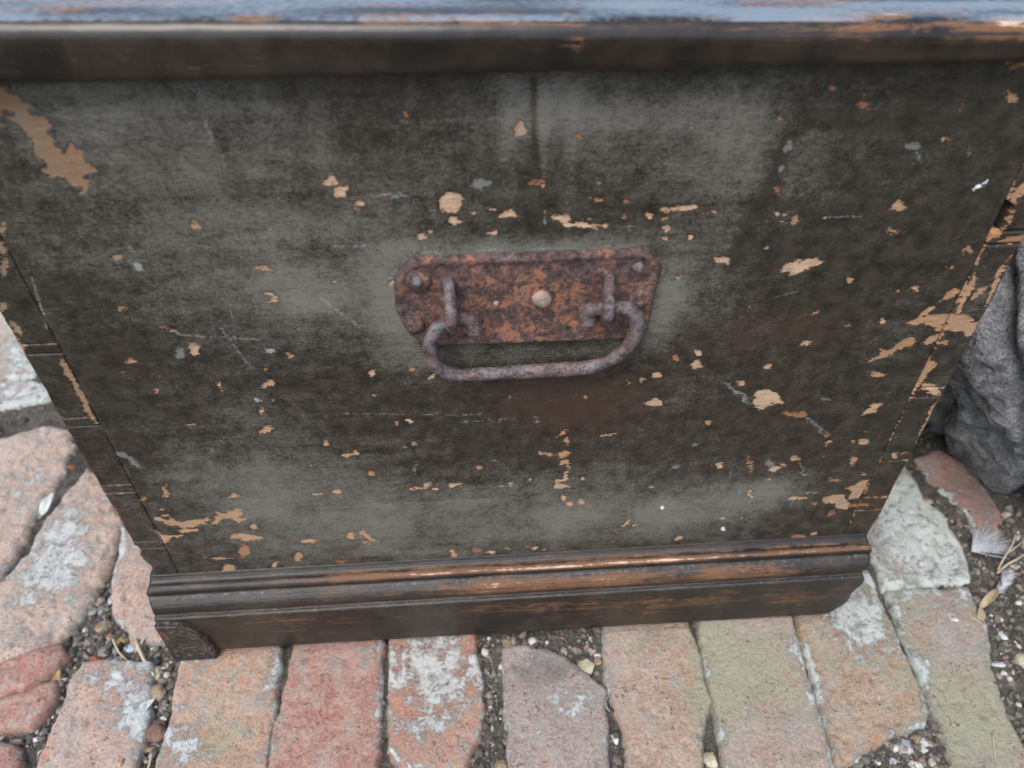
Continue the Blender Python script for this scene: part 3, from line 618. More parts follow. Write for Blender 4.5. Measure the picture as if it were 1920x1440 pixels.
def rock_material():
    N = NT('grey_lava_rock')
    co = N.coord()
    big = N.noise(co, 14, 5, 0.6)
    mid = N.noise(co, 75, 6, 0.68)
    fine = N.noise(co, 420, 4, 0.7)
    col = N.mix(N.ramp(big, 0.35, 0.65), (0.26, 0.265, 0.272), (0.50, 0.50, 0.49))
    col = N.mix(N.ramp(mid, 0.4, 0.7), N.mix(0.5, col, (0.13, 0.13, 0.133)), N.mix(0.4, col, (0.48, 0.48, 0.46)))
    col = N.mix(0.55, col, N.mix(N.ramp(fine, 0.3, 0.7), (0.12,) * 3, (0.92,) * 3), 'OVERLAY')
    ves = N.math('SUBTRACT', 1.0, N.ramp(N.voro(N.n('VectorMath', 0, {'operation': 'ADD'}, i0=co, i1=N.n('VectorMath', 0, {'operation': 'SCALE'}, i0=N.n('TexNoise', 1, None, Vector=co, Scale=90.0), Scale=0.012)), 95), 0.12, 0.42))
    vz = N.mul(ves, N.ramp(N.noise(co, 30, 3), 0.40, 0.58))
    col = N.mix(N.mul(vz, 0.35), col, (0.05, 0.05, 0.05))
    lich = N.ramp(N.noise(co, 45, 6, 0.7), 0.60, 0.70)
    col = N.mix(N.mul(lich, 0.35), col, (0.26, 0.26, 0.20))
    h = N.add(N.mul(mid, 1.0), N.add(N.mul(fine, 0.9), N.mul(vz, -0.5)))
    return N.finish(col, 0.92, h, 1.0, 0.006, 0.25)


def rust_material(name, g):
    N = NT(name)
    co = N.coord()
    big = N.noise(co, 60, 6, 0.65)
    mid = N.noise(co, 210, 7, 0.74)
    fine = N.noise(co, 800, 5, 0.75)
    col = N.mix(N.ramp(mid, 0.36, 0.64), (0.032, 0.023, 0.022), (0.150 - 0.02 * g, 0.085 + 0.005 * g, 0.070 + 0.01 * g))
    col = N.mix(N.mul(N.ramp(big, 0.42, 0.62), 0.45), col, (0.17, 0.085, 0.065))
    om = N.add(N.mul(big, 0.5), N.mul(mid, 0.5))
    om = N.add(om, N.mul(N.attr('core'), 0.045))
    orange = N.mul(N.ramp(om, 0.50 + 0.03 * g, 0.58 + 0.04 * g), 0.85 - 0.35 * g)
    col = N.mix(orange, col, N.mix(fine, (0.25, 0.085, 0.042), (0.44, 0.20, 0.115)))
    gm = N.ramp(N.add(N.mul(N.noise(co, 90, 6, 0.7), 0.6), N.mul(fine, 0.4)), 0.52 - 0.08 * g, 0.62 - 0.05 * g)
    col = N.mix(N.mul(gm, 0.38 + 0.3 * g), col, (0.23, 0.20 + 0.012 * g, 0.19 + 0.03 * g))
    dk = N.ramp(N.noise(co, 330, 5, 0.7), 0.54, 0.66)
    col = N.mix(N.mul(dk, 0.7), col, (0.025, 0.018, 0.017))
    h = N.add(N.mul(mid, 1.2), N.add(N.mul(fine, 0.5), N.mul(dk, -0.3)))
    return N.finish(col, 0.58 - 0.24 * g, h, 0.9 - 0.1 * g, 0.0014, 0.5)


M_PAINT = paint_material()
M_TRIM = trim_material('worn_varnish', 0.40, 0.9, (0.21, 0.21, 0.20), 1.3)
M_LID = trim_material('polished_varnish', 0.30, 0.10, (0.23, 0.275, 0.31), 0.8)  # bluish film colour paints the sky's reflection onto the lid
M_BRICK = brick_material()
M_SOIL = soil_material()
M_CRUMB = crumb_material()
M_ROCK = rock_material()
M_RUST = rust_material('flaking_rust', 0.0)
M_IRON = rust_material('rubbed_iron', 1.0)
M_NAIL = stone_material('pale_nail_head', (0.22, 0.165, 0.13), (0.36, 0.29, 0.235))
M_STRAW = stone_material('dry_straw', (0.34, 0.27, 0.17), (0.52, 0.45, 0.33))
M_FEATHER = stone_material('down', (0.42, 0.44, 0.45), (0.58, 0.60, 0.62))
M_LEAF = stone_material('dry_leaf', (0.26, 0.20, 0.12), (0.38, 0.31, 0.20))
M_OLIVE = stone_material('silvery_leaf', (0.42, 0.45, 0.42), (0.60, 0.62, 0.58))

# ------------------------------------------------------------------ ground: soil sheet
ALL_POLYS = [np.array(p, float) for _, _, p in BRICKS]


def soil_height(x, y):
    """metres in, metres out"""
    h = -0.0070 + 0.007 * fbm(x * 28, y * 28, 0, 4, 5) + 0.0055 * fbm(x * 150, y * 150, 0, 4, 9)
    h = h - 0.004 * sstep(-0.24, -0.33, x) * sstep(0.3, 0.0, y)      # wider, deeper joints by the chest's left corner
    h = h + 0.0035 * sstep(0.33, 0.42, x)                             # soil banked up beside the rock
    h = h - 0.002 * sstep(0.05, 0.2, x) * sstep(0.33, 0.28, x)
    return h


def axis(lo, flo, fhi, hi, fine, coarse):
    a = np.arange(flo, fhi, fine)
    return np.concatenate([np.linspace(lo, flo, coarse, endpoint=False), a, np.linspace(fhi, hi, coarse)])


gx = axis(-6, -0.80, 0.72, 6, 0.003, 14)
gy = axis(-4, -0.19, 0.66, 8, 0.003, 14)
X, Y = np.meshgrid(gx, gy, indexing='ij')
Z = soil_height(X, Y)
ground = make('ground', np.stack([X, Y, Z], -1).reshape(-1, 3), grid_faces(len(gx), len(gy)), M_SOIL)
ground['kind'] = 'structure'

# the paved surface that carries the bricks
paving = bpy.data.objects.new('paving', None)
COL.objects.link(paving)
paving['kind'] = 'structure'


def make_brick(col, rad, poly, seed):
    P = np.array(poly, float)
    # oriented box of the outline: the bricks run roughly along y
    lo, hi = P.min(0) - 9, P.max(0) + 9
    st = 1.5
    xs = np.arange(lo[0], hi[0] + st, st)
    ys = np.arange(lo[1], hi[1] + st, st)
    X, Y = np.meshgrid(xs, ys, indexing='ij')
    sd = poly_sd(X, Y, P)
    rough = rad / 5.0
    rad = rad * (0.7 if rad < 7 else 0.85)
    sd = sd + 2.6 * rough ** 0.5 * fbm(X / 16, Y / 16, seed * 3.1, 4, seed) * 2 + 0.9 * fbm(X / 4, Y / 4, seed, 3, seed + 7) * 2
    sd = sd + 0.28 * rad * (rad >= 5.9)
    # top: shallow crown, tilt, worn hollows
    rs = np.random.RandomState(seed)
    tx, ty = rs.uniform(-0.008, 0.008, 2) * rough
    c = P.mean(0)
    top = (X - c[0]) * tx + (Y - c[1]) * ty
    top = top + 2.4 * rough * fbm(X / 38, Y / 38, seed * 1.7, 4, seed + 3) + 1.2 * rough * fbm(X / 9, Y / 9, seed, 4, seed + 5)
    # pocks and layered tears
    pk = noise(X / 5.5, Y / 5.5, seed, seed + 11)
    top = top - 1.3 * sstep(0.72, 0.90, pk) * sstep(0.45, 0.65, noise(X / 25, Y / 25, seed, seed + 12)) * min(rough, 1.6)
    if rad >= 5.9:
        tear = fbm((X * 0.5 + Y) / 26, (X - Y * 0.4) / 9, seed, 4, seed + 21)
        top = top + 1.5 * np.abs(tear) * 2 - 1.0
    under = sstep(-22, -14, Y) * (np.abs(X) < 280)          # the part that carries the chest is flat
    top = np.where(under > 0, top * (1 - under) - (0.2 + 1.5 * (seed % 3 > 0)) * under, top)
    top = np.minimum(top, 0.4 + 1.4 * (np.abs(X) > 285))
    t = np.clip(sd / rad, 0, 1)
    drop = rad * 0.75 * (1 - np.sqrt(np.clip(1 - (1 - t) ** 2, 0, 1)))
    z = top - drop + np.where(sd < 0, sd * 3.5, 0)
    z = np.maximum(z, -42)
    keep = sd > -9
    idx = -np.ones(X.shape, int)
    k2 = keep.copy()
    k2[:-1] |= keep[1:]; k2[1:] |= keep[:-1]
    k2[:, :-1] |= keep[:, 1:]; k2[:, 1:] |= keep[:, :-1]
    idx[k2] = np.arange(k2.sum())
    V = np.stack([X[k2], Y[k2], z[k2]], -1) * 0.001
    a, b, c2, d = idx[:-1, :-1], idx[1:, :-1], idx[1:, 1:], idx[:-1, 1:]
    ok = (a >= 0) & (b >= 0) & (c2 >= 0) & (d >= 0)
    F = np.stack([a[ok], b[ok], c2[ok], d[ok]], -1)
    xx, yy = X[k2], Y[k2]
    rim = np.exp(-(np.clip(sd[k2], 0, 99) / 5.0) ** 2) * noise(xx / 30, yy / 22, seed, seed + 31)
    low = np.clip((-z[k2] - 3.0) / 8.0, 0, 1.2)
    ob = make('brick', V, F, M_BRICK, paving, {
        'salt': blobs(xx, yy, SALT) + 0.75 * rim, 'moss': blobs(xx, yy, MOSS) + 0.9 * rim * (xx > 60), 'soot': blobs(xx, yy, SOOT), 'low': low})
    ob.color = (*col, 1)
    return ob


for bi, (col, rad, poly) in enumerate(BRICKS):
    make_brick(col, rad, poly, 10 + bi)

PLATE = [(-61, 303), (-52.5, 294), (-48, 292.5), (64, 291.2), (70, 293), (73.2, 298), (75.5, 339), (67.5, 349.0), (63, 350.0), (-52, 349.6), (-56, 347.5), (-64.3, 337.5), (-66.0, 318)]

# ------------------------------------------------------------------ wear fields of the chest's end
def wear(x, z, edge=None):
    """x, z in mm on the end board -> attribute arrays"""
    chip = np.full(x.shape, -6.0)
    tone = np.full(x.shape, 0.4)
    film = np.full(x.shape, -6.0)
    filmw = np.zeros(x.shape)
    warp_x = x + 5.0 * fbm(x / 7, z / 5, 3.0, 4, 41)
    warp_z = z + 3.4 * fbm(x / 7, z / 4, 8.0, 4, 43)
    for cx, cz, a, b, ang, t in CHIPS:
        R = a * 1.4 + 5
        s = (np.abs(x - cx) < R) & (np.abs(z - cz) < R)
        if not s.any():
            continue
        ca, sa = math.cos(math.radians(ang)), math.sin(math.radians(ang))
        dx, dz = warp_x[s] - cx, warp_z[s] - cz
        u, v = (dx * ca + dz * sa) / a, (-dx * sa + dz * ca) / b
        d = np.clip((1 - np.sqrt(u * u + v * v)) * min(a, b), -6, 6) + 0.15
        if t >= 2:
            o = film[s]
            film[s] = np.maximum(o, d)
            w = filmw[s]
            filmw[s] = np.where(d > -2.5, np.maximum(w, t - 2), w)
        else:
            o = chip[s]
            tn = tone[s]
            tone[s] = np.where((d > o) & (d > -3.5), t, tn)
            chip[s] = np.maximum(o, d)
    for t, poly in CHIP_OUTLINES:
        P = np.array(poly)
        s = (x > P[:, 0].min() - 6) & (x < P[:, 0].max() + 6) & (z > P[:, 1].min() - 6) & (z < P[:, 1].max() + 6)
        if not s.any():
            continue
        d = np.clip(poly_sd(warp_x[s], warp_z[s], P), -6, 6) + 0.2
        if len(poly) > 14:
            d = d - 4.5 * sstep(0.56, 0.72, noise(x[s] / 5.0, z[s] / 3.0, 1.0, 71))
        if t >= 2:
            film[s] = np.maximum(film[s], d)
            filmw[s] = np.where(d > -2.5, np.maximum(filmw[s], t - 2), filmw[s])
        else:
            tone[s] = np.where((d > chip[s]) & (d > -3.5), t, tone[s])
            chip[s] = np.maximum(chip[s], d)
    bloom = blobs(x, z, BLOOM) * (0.55 + 0.9 * (fbm(x / 34, z / 22, 0, 5, 97) + 0.5)) + 0.35 * fbm(x / 70, z / 16, 2, 5, 98)
    # dusty halo and dirt line left round the handle plate
    ps = poly_sd(x, z, PLATE)
    out = np.clip(-ps, 0, 60)
    bloom = bloom + 0.55 * np.exp(-(out / 11.0) ** 2) * (z < 365) * (0.2 + 1.1 * noise(x / 26, z / 20, 0, 95)) + 0.02
    ring = 1.3 - np.abs(ps + 2.0) * 1.3 - 1.6 * (z < 330) - 2.2 * noise(x / 14, z / 14, 0, 96)
    film = np.maximum(film, np.where(ps > -8, ring, -6))
    for (x1, z1), (x2, z2), w in SCRATCHES:
        ex, ez = x2 - x1, z2 - z1
        t = np.clip(((x - x1) * ex + (z - z1) * ez) / (ex * ex + ez * ez), 0, 1)
        d = np.hypot(x - x1 - t * ex, z - z1 - t * ez)
        film = np.maximum(film, np.clip(w - d * 1.3, -6, 3))
    for (x1, z1), (x2, z2), w, amt in DRIPS:
        ex, ez = x2 - x1, z2 - z1
        t = np.clip(((x - x1) * ex + (z - z1) * ez) / (ex * ex + ez * ez), 0, 1)
        d = np.hypot(x - x1 - t * ex, z - z1 - t * ez)
        bloom = bloom + amt * np.exp(-(d / (w * 0.5)) ** 2)
    return {'chip': chip, 'tone': tone, 'film': film, 'filmw': filmw, 'bloom': bloom, 'warm': blobs(x, z, WARM), 'dull': np.clip(0.75 * np.exp(-((x + 240) / 70) ** 2 - ((z - 390) / 70) ** 2) + 0.45 * (x < -250), 0, 0.75)}


def board(name, x0, x1, z0, z1, parent, step=1.0, depth=18.0, edge_fn=None, worn=None, seed=0):
    """a board with its worn front in the plane y = 0 (mm in, metres out)"""
    nx = max(6, int(round((x1 - x0) / step)) + 1)
    nz = max(6, int(round((z1 - z0) / step)) + 1)
    u, v = np.meshgrid(np.linspace(0, 1, nx), np.linspace(0, 1, nz), indexing='ij')
    z = z0 + (z1 - z0) * v
    a, b = (edge_fn(z, x0, x1) if edge_fn else (x0 + 0 * z, x1 + 0 * z))
    x = a + (b - a) * u
    at = wear(x, z)
    ed = np.minimum(np.minimum(x - a, b - x), np.minimum(z - z0, z1 - z))
    if worn is not None:
        e = worn(x, z, x - a, b - x, z - z0, z1 - z)
        at['tone'] = np.where(e > at['chip'], 0.22 + 0.30 * noise(x / 20, z / 20, 0, 91 + seed), at['tone'])
        at['chip'] = np.maximum(at['chip'], e)
    y = 0.35 * sstep(-0.3, 0.5, at['chip']) + 0.5 * fbm(x / 90, z / 40, 0, 3, 51) + 0.25 * fbm(x / 12, z / 3, 0, 3, 52)
    y = y + (0.35 if seed == 2 else 0.7) * np.clip(1 - ed / 1.2, 0, 1) ** 2
    V = np.stack([x, y, z], -1).reshape(-1, 3)
    F = grid_faces(nx, nz)[:, ::-1].copy()
    F = F[:, ::-1]
    ring = [i * nz for i in range(nx)] + [(nx - 1) * nz + j for j in range(1, nz)] + [i * nz + nz - 1 for i in range(nx - 2, -1, -1)] + [j for j in range(nz - 2, 0, -1)]
    back = V[ring].copy()
    back[:, 1] = depth
    n0 = len(V)
    V = np.vstack([V, back])
    n = len(ring)
    sides = [[ring[i], n0 + i, n0 + (i + 1) % n, ring[(i + 1) % n]] for i in range(n)]
    faces = F.tolist() + sides + [[n0 + i for i in range(n)]]
    attrs = {k: np.concatenate([q.ravel(), q.ravel()[ring] if k in ('bloom', 'warm', 'tone', 'filmw', 'dull') else np.full(n, -3.0)]) for k, q in at.items()}
    me = make(name, V * 0.001, faces, M_PAINT, parent, attrs)
    return me


# ------------------------------------------------------------------ the chest
chest = bpy.data.objects.new('wooden_chest', None)
COL.objects.link(chest)
tag(chest, 'old dark painted wooden chest with chipped end board and rusty iron handle on brick paving', 'chest')

board('end_board', -250.3, 249.7, 62, 446, chest, 1.0)


def wear_right(x, z, l, r, b, t):
    n1 = fbm(x / 9, z / 16, 2, 4, 61) * 2
    e = 1.2 - r + 3.2 * n1 * sstep(80, 110, z) - 1.2
    e2 = 0.2 - l + 2.2 * fbm(x / 5, z / 12, 4, 4, 62) * 2 - 0.5 + 1.0 * sstep(180, 250, z)
    e3 = 0.3 - np.minimum(b, t) + 1.6 * n1 - 0.3
    return np.clip(np.maximum(np.maximum(e, e2), e3), -6, 5)


def wear_left(x, z, l, r, b, t):
    n1 = fbm(x / 9, z / 18, 7, 4, 63) * 2
    e = 0.6 - l + 3.6 * n1 - 1.0 + 1.5 * sstep(270, 330, z)
    e2 = 0.4 - r + 3.0 * fbm(x / 5, z / 14, 9, 4, 64) * 2 - 1.2
    e3 = 0.1 - np.minimum(b, t) + 2.0 * n1 - 0.4
    return np.clip(np.maximum(np.maximum(e, e2), e3), -6, 5)


def right_edge(z, x0, x1):
    out = x1 + 1.6 * fbm(z / 14, 0 * z, 1, 4, 81) - 2.5 * sstep(115, 80, z)
    a = x0 + 0.35 * fbm(z / 6, 0 * z, 2, 3, 82) + 6.5 * sstep(371, 366, z) * (z > 352) * sstep(350, 353, z)
    return a, out


def left_edge(z, x0, x1):
    out = x0 + 1.8 * fbm(z / 16, 0 * z, 5, 4, 83) + 3.0 * sstep(104, 96, z) + 2.0 * sstep(122, 119, z) * sstep(110, 114, z)
    return out, x1 + 0.35 * fbm(z / 6, 0 * z, 6, 3, 84)


RZ = [62, 118, 133, 172, 180, 232, 239.5, 344, 352, 446]
for a, b in zip(RZ[:-1], RZ[1:]):
    board('dovetail', 250.4, 270.5, a + 0.3, b - 0.3, chest, 0.8, 18, right_edge, wear_right, 1)
LZ = [62, 117, 125, 178, 186, 240, 247, 296, 303, 446]
for a, b in zip(LZ[:-1], LZ[1:]):
    board('dovetail', -270.5, -250.55, a + 0.1, b - 0.1, chest, 0.8, 18, left_edge, wear_left, 2)


def box_part(name, lo, hi, mat, parent):
    bm = bmesh.new()
    bmesh.ops.create_cube(bm, size=1)
    for v in bm.verts:
        v.co = Vector([(lo[i] + hi[i]) / 2 + v.co[i] * (hi[i] - lo[i]) for i in range(3)])
    bmesh.ops.bevel(bm, geom=bm.edges[:], offset=0.0012, segments=2, affect='EDGES')
    me = bpy.data.meshes.new(name)
    bm.to_mesh(me)
    bm.free()
    me.materials.append(mat)
    ob = bpy.data.objects.new(name, me)
    COL.objects.link(ob)
    ob.parent = parent
    return ob


box_part('side_board', (-0.2695, 0.0182, 0.010), (-0.2505, 0.86, 0.446), M_PAINT, chest)
box_part('side_board', (0.2505, 0.0182, 0.010), (0.2695, 0.86, 0.446), M_PAINT, chest)
box_part('back_board', (-0.2503, 0.842, 0.010), (0.2503, 0.86, 0.446), M_PAINT, chest)
box_part('bottom_board', (-0.2503, 0.0182, 0.010), (0.2503, 0.8418, 0.028), M_PAINT, chest)


def sweep(name, prof, xs, x_of, parent, fields, mat, tilt):
    """profile points (y, z) mm swept along x; closes the ends"""
    prof = np.array(prof, float)
    n = len(prof)
    V = np.zeros((len(xs), n, 3))
    for i, x in enumerate(xs):
        V[i, :, 0] = x_of(x, prof[:, 1])
        V[i, :, 1] = prof[:, 0]
        V[i, :, 2] = prof[:, 1]
    xx, yy, zz = V[..., 0].copy(), V[..., 1].copy(), V[..., 2].copy()
    V[..., 1] = yy + 0.45 * fbm(xx / 30, zz / 9, yy / 9, 4, 15) + 0.3 * fbm(xx / 6, zz / 4, yy / 4, 3, 17)
    V[..., 2] = zz + tilt(xx, zz) + 0.35 * fbm(xx / 22, zz / 9, yy / 9, 4, 16)
    at = fields(xx, zz, yy)
    F = grid_faces(len(xs), n).tolist()
    # close the profile and the ends
    for i in range(len(xs) - 1):
        F.append([i * n + n - 1, (i + 1) * n + n - 1, (i + 1) * n, i * n])
    F.append(list(range(n)))
    F.append(list(range((len(xs) - 1) * n, len(xs) * n))[::-1])
    ob = make(name, V.reshape(-1, 3) * 0.001, F, mat, parent, {k: q.ravel() for k, q in at.items()})
    bm = bmesh.new()
    bm.from_mesh(ob.data)
    bmesh.ops.recalc_face_normals(bm, faces=bm.faces[:])
    bm.to_mesh(ob.data)
    bm.free()
    return ob


def dense(points, step):
    out = []
    for (a, b) in zip(points[:-1], points[1:]):
        a, b = np.array(a, float), np.array(b, float)
        k = max(1, int(math.ceil(np.hypot(*(b - a)) / step)))
        for t in range(k):
            out.append(a + (b - a) * t / k)
    out.append(np.array(points[-1], float))
    return out


def arc(cy, cz, r, a0, a1, n):
    return [(cy + r * math.cos(math.radians(a)), cz + r * math.sin(math.radians(a))) for a in np.linspace(a0, a1, n)]


# moulded skirting along the foot of the end
SK = [(6, 0.0), (-11.0, 0.0), (-14.0, 1.2), (-16.2, 3.2)] + [(-17.5, 6.0)] + [(-17.6, 50.5)] + arc(-15.6, 52.5, 2.0, 190, 90, 5) + [(-14.0, 54.7)] + \
     [(-13.4, 55.6)] + arc(-8.0, 64.0, 8.6, 228, 128, 10) + [(-11.4, 72.6), (-9.4, 74.2)] + arc(-6.4, 78.4, 4.2, 225, 70, 8) + [(-3.0, 82.8), (-1.0, 85.2), (-0.3, 87.0), (6, 87.0)]
prof = dense(SK, 1.5)


def skirt_x(x, z):
    zz = np.clip((52 - z) / 52, 0, 1)
    right = 268.5 - 16 * zz ** 2.2 - 1.5 * np.sin(z * 0.23)
    left = -272.8 + 1.2 * np.sin(z * 0.31)
    t = (x + 272) / 540.0
    return left + (right - left) * t


def skirt_fields(x, z, y):
    bead = np.exp(-((z - 81.3) / 1.3) ** 2)
    w = 1.0 * bead * (0.22 + 1.15 * sstep(-185, -100, x) * (0.65 + 0.7 * noise(x / 35, 0, 0, 5)))
    band = sstep(57, 60, z) * sstep(74, 71, z)
    w = w + band * (0.16 + 0.70 * sstep(-80, -35, x) * sstep(235, 190, x) * (0.65 + 0.6 * noise(x / 40, 3, 0, 6)))
    flat = sstep(52, 49, z)
    w = w + flat * (0.12 + 0.5 * np.exp(-((x - 10) / 55) ** 2 - ((z - 42) / 11) ** 2) + 0.55 * np.exp(-((x - 130) / 80) ** 2 - ((z - 36) / 13) ** 2)
                    + 0.4 * np.exp(-((x + 130) / 60) ** 2 - ((z - 42) / 8) ** 2) + 0.3 * np.exp(-((x - 225) / 30) ** 2 - ((z - 30) / 20) ** 2))
    ledge = np.exp(-((z - 54) / 1.8) ** 2)
    dust_sheen = 0.18 * ledge + 0.3 * np.exp(-((z - 73) / 1.6) ** 2) + 0.15
    return {'wear': w, 'dust_sheen': dust_sheen}


skirt = sweep('skirting_board', prof, np.linspace(-272, 268, 320), skirt_x, chest, skirt_fields, M_TRIM, lambda x, z: 0.0085 * x * np.clip(z / 60, 0, 1))

# rounded corner block at the left foot
cb = [(-273.8, -1.5), (-239.0, -1.5), (-239.0, 8), (-239.5, 18), (-241.0, 28), (-244.0, 37), (-249.0, 44.5), (-257, 48.8), (-273.4, 50.0)]
cbv, cbf = [], []
bm = bmesh.new()
f0 = bm.faces.new([bm.verts.new((x * 0.001, -0.0225, z * 0.001)) for x, z in cb])
ex = bmesh.ops.extrude_face_region(bm, geom=[f0])
for v in ex['geom']:
    if isinstance(v, bmesh.types.BMVert):
        v.co.y = -0.0150
bmesh.ops.recalc_face_normals(bm, faces=bm.faces[:])
bmesh.ops.bevel(bm, geom=[e for e in bm.edges if all(abs(v.co.y + 0.0225) < 1e-6 for v in e.verts)], offset=0.0014, segments=3, affect='EDGES')
me = bpy.data.meshes.new('corner_block')
bm.to_mesh(me)
bm.free()
me.materials.append(M_TRIM)
for k, val in (('wear', 0.36), ('dust_sheen', 0.42)):
    at = me.attributes.new(k, 'FLOAT', 'POINT')
    at.data.foreach_set('value', [val] * len(me.vertices))
ob = bpy.data.objects.new('corner_block', me)
COL.objects.link(ob)
ob.parent = chest

# lid: overhanging rim with a rounded nose
LP = [(10, 444.3), (-1.0, 443.2), (-10.0, 443.6)] + arc(-10.0, 446.6, 3.0, 268, 182, 5) + [(-13.2, 449.0), (-13.6, 454.5)] + arc(-6.4, 456.0, 7.2, 178, 94, 12) + [(2, 463.4), (40, 464.0)]
lp = dense(LP, 2.0) + [np.array((850.0, 465.0)), np.array((850.0, 446.8)), np.array((14.0, 446.8))]


def lid_fields(x, z, y):
    nose = np.exp(-((z - 461.0) / 2.0) ** 2) * (y < -2)
    w = nose * (0.0 + 1.1 * sstep(60, 230, x)) + 0.9 * (z > 461) * sstep(0.55, 0.8, noise(x / 26, y / 7, 0, 77)) + 0.25 * sstep(-20, 240, x) * (z < 461) * (z > 455) + 0.5 * np.exp(-((x - 22) / 8) ** 2) * (z > 450)
    w = w + 0.35 * sstep(120, 230, x) * (z < 458) * (z > 452)
    return {'wear': w, 'dust_sheen': (0.25 + 0.75 * noise(x / 55, y / 9, 0, 78)) * (z > 462.2) + 0.10 + 0.2 * sstep(120, -160, x) * (z <= 455)}  # sky reflection painted on the top, grey sheen painted on the front's left


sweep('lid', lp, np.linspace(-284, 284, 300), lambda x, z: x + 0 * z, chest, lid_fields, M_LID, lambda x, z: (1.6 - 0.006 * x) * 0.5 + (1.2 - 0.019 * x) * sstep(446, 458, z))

# ------------------------------------------------------------------ iron handle on its plate
px = np.arange(-68, 78, 1.0)
pz = np.arange(289, 353, 1.0)
PX, PZ = np.meshgrid(px, pz, indexing='ij')
sd = poly_sd(PX, PZ, PLATE) + 0.5 * fbm(PX / 6, PZ / 6, 0, 3, 33)
yy = -2.9 + 0.9 * fbm(PX / 14, PZ / 14, 0, 4, 34) + 0.6 * fbm(PX / 4, PZ / 4, 0, 3, 35)
yy = yy + 1.3 * np.clip(1 - sd / 2.2, 0, 1) ** 2 + 3.6 * np.clip(-sd, 0, 1.3)
yy = yy - 0.7 * np.exp(-((PZ - 300) / 7.0) ** 2) - 0.9 * np.exp(-((sd - 2.6) / 1.5) ** 2)
k = sd > -1.6
idx = -np.ones(PX.shape, int)
idx[k] = np.arange(k.sum())
a, b, c2, d = idx[:-1, :-1], idx[1:, :-1], idx[1:, 1:], idx[:-1, 1:]
ok = (a >= 0) & (b >= 0) & (c2 >= 0) & (d >= 0)
F = np.stack([a[ok], b[ok], c2[ok], d[ok]], -1)
plate = make('handle_plate', np.stack([PX[k], np.minimum(yy[k], 1.8), PZ[k]], -1) * 0.001, F, M_RUST, chest,
             {'core': 1.6 * np.exp(-((PX[k] - 8) / 34) ** 2 - ((PZ[k] - 326) / 15) ** 2) - 0.7 + 0.5 * (PZ[k] < 312)})


def dome(name, x, z, r, h, mat, y0=-0.0026, seed=0, flat=0.5):
    V, F = [], []
    n, rings = 20, 7
    rs = np.random.RandomState(seed)
    ph = rs.uniform(0, 6, 3)
    for j in range(rings):
        q = math.pi / 2 * j / (rings - 1)
        for i in range(n):
            a = 2 * math.pi * i / n
            rr = r * (math.cos(q) ** flat) * (1 + 0.06 * math.sin(2 * a + ph[0]) + 0.04 * math.sin(3 * a + ph[1]))
            V.append((x + rr * math.cos(a), y0 - h * math.sin(q), z + rr * math.sin(a)))
    for j in range(rings - 1):
        for i in range(n):
            F.append((j * n + i, j * n + (i + 1) % n, (j + 1) * n + (i + 1) % n, (j + 1) * n + i))
    F.append(tuple(range((rings - 1) * n, rings * n)))
    for i in range(n):
        V.append((V[i][0], 0.0015, V[i][2]))
    m0 = rings * n
    for i in range(n):
        F.append((m0 + i, m0 + (i + 1) % n, (i + 1) % n, i))
    return make(name, V, F, mat, plate)


dome('rivet', 0.0128, 0.3225, 0.0053, 0.0042, M_NAIL, seed=1)
dome('rivet', -0.0520, 0.3375, 0.0068, 0.0042, M_RUST, seed=2)
dome('nail_head', -0.0524, 0.3390, 0.0034, 0.0066, M_IRON, seed=3)
dome('rivet', -0.0562, 0.3085, 0.0056, 0.0034, M_RUST, seed=4)
dome('nail_head', 0.0630, 0.3405, 0.0030, 0.0034, M_IRON, seed=5)
dome('rivet', 0.0655, 0.3190, 0.0060, 0.0022, M_RUST, seed=6)
dome('nail_head', -0.0118, 0.3205, 0.0016, 0.0014, M_NAIL, seed=7)


def staple(x, z, lean):
    pts = []
    for q in np.linspace(-15, 195, 26):
        t = math.radians(q - 90)
        # loop standing out from the plate in the y-z plane
        pts.append((x + lean * math.sin(math.radians(q)), -0.0015 - 0.0165 * max(0.0, math.sin(math.radians(q))) - 0.001, z + 0.0125 * math.cos(math.radians(q))))
    pts = [(x, 0.004, z + 0.0130)] + pts + [(x, 0.004, z - 0.0130)]
    P = smooth_path(pts, 2)
    r = [0.0031 + 0.00025 * math.sin(i * 0.9) for i in range(len(P))]
    v, f = tube([tuple(p) for p in P], r, 14)
    return make('staple', v, f, M_IRON, plate)


staple(-0.0365, 0.3235, 0.0008)
staple(0.0475, 0.3240, -0.0012)
bail_pts = [(-25.5, -9, 314), (-30, -10.5, 316.5), (-36, -11.5, 317.5), (-43, -12, 313.5), (-48.2, -12, 304), (-48.8, -11.5, 292), (-44.5, -11, 283), (-34.5, -10.5, 277.5), (-15, -10, 277.0), (8, -10, 277.3), (28, -10, 277.8), (42, -10.5, 279.5), (56.5, -11, 287.5), (63, -11.5, 300), (63.6, -12, 312), (59, -12, 319.5), (53, -12, 321.5), (47, -11.5, 320), (41, -10.5, 320), (37, -9, 317)]
P = smooth_path(bail_pts, 7)
rad = np.array([3.95 + 0.28 * math.sin(i * 0.21) + 0.2 * math.sin(i * 0.83 + 1) for i in range(len(P))])
end = np.minimum(np.arange(len(P)), len(P) - 1 - np.arange(len(P)))
rad = rad * (0.88 + 0.12 * np.clip(end / 20, 0, 1)) + 0.5 * (end < 6)
v, f = tube([tuple(p * 0.001) for p in P], list(rad * 0.001), 18)
V = np.array(v)
V = V + 0.00045 * np.stack([fbm(V[:, 0] * 220, V[:, 1] * 220, V[:, 2] * 220, 3, s) for s in (1, 2, 3)], -1)
make('bail_handle', V, f, M_IRON, chest)
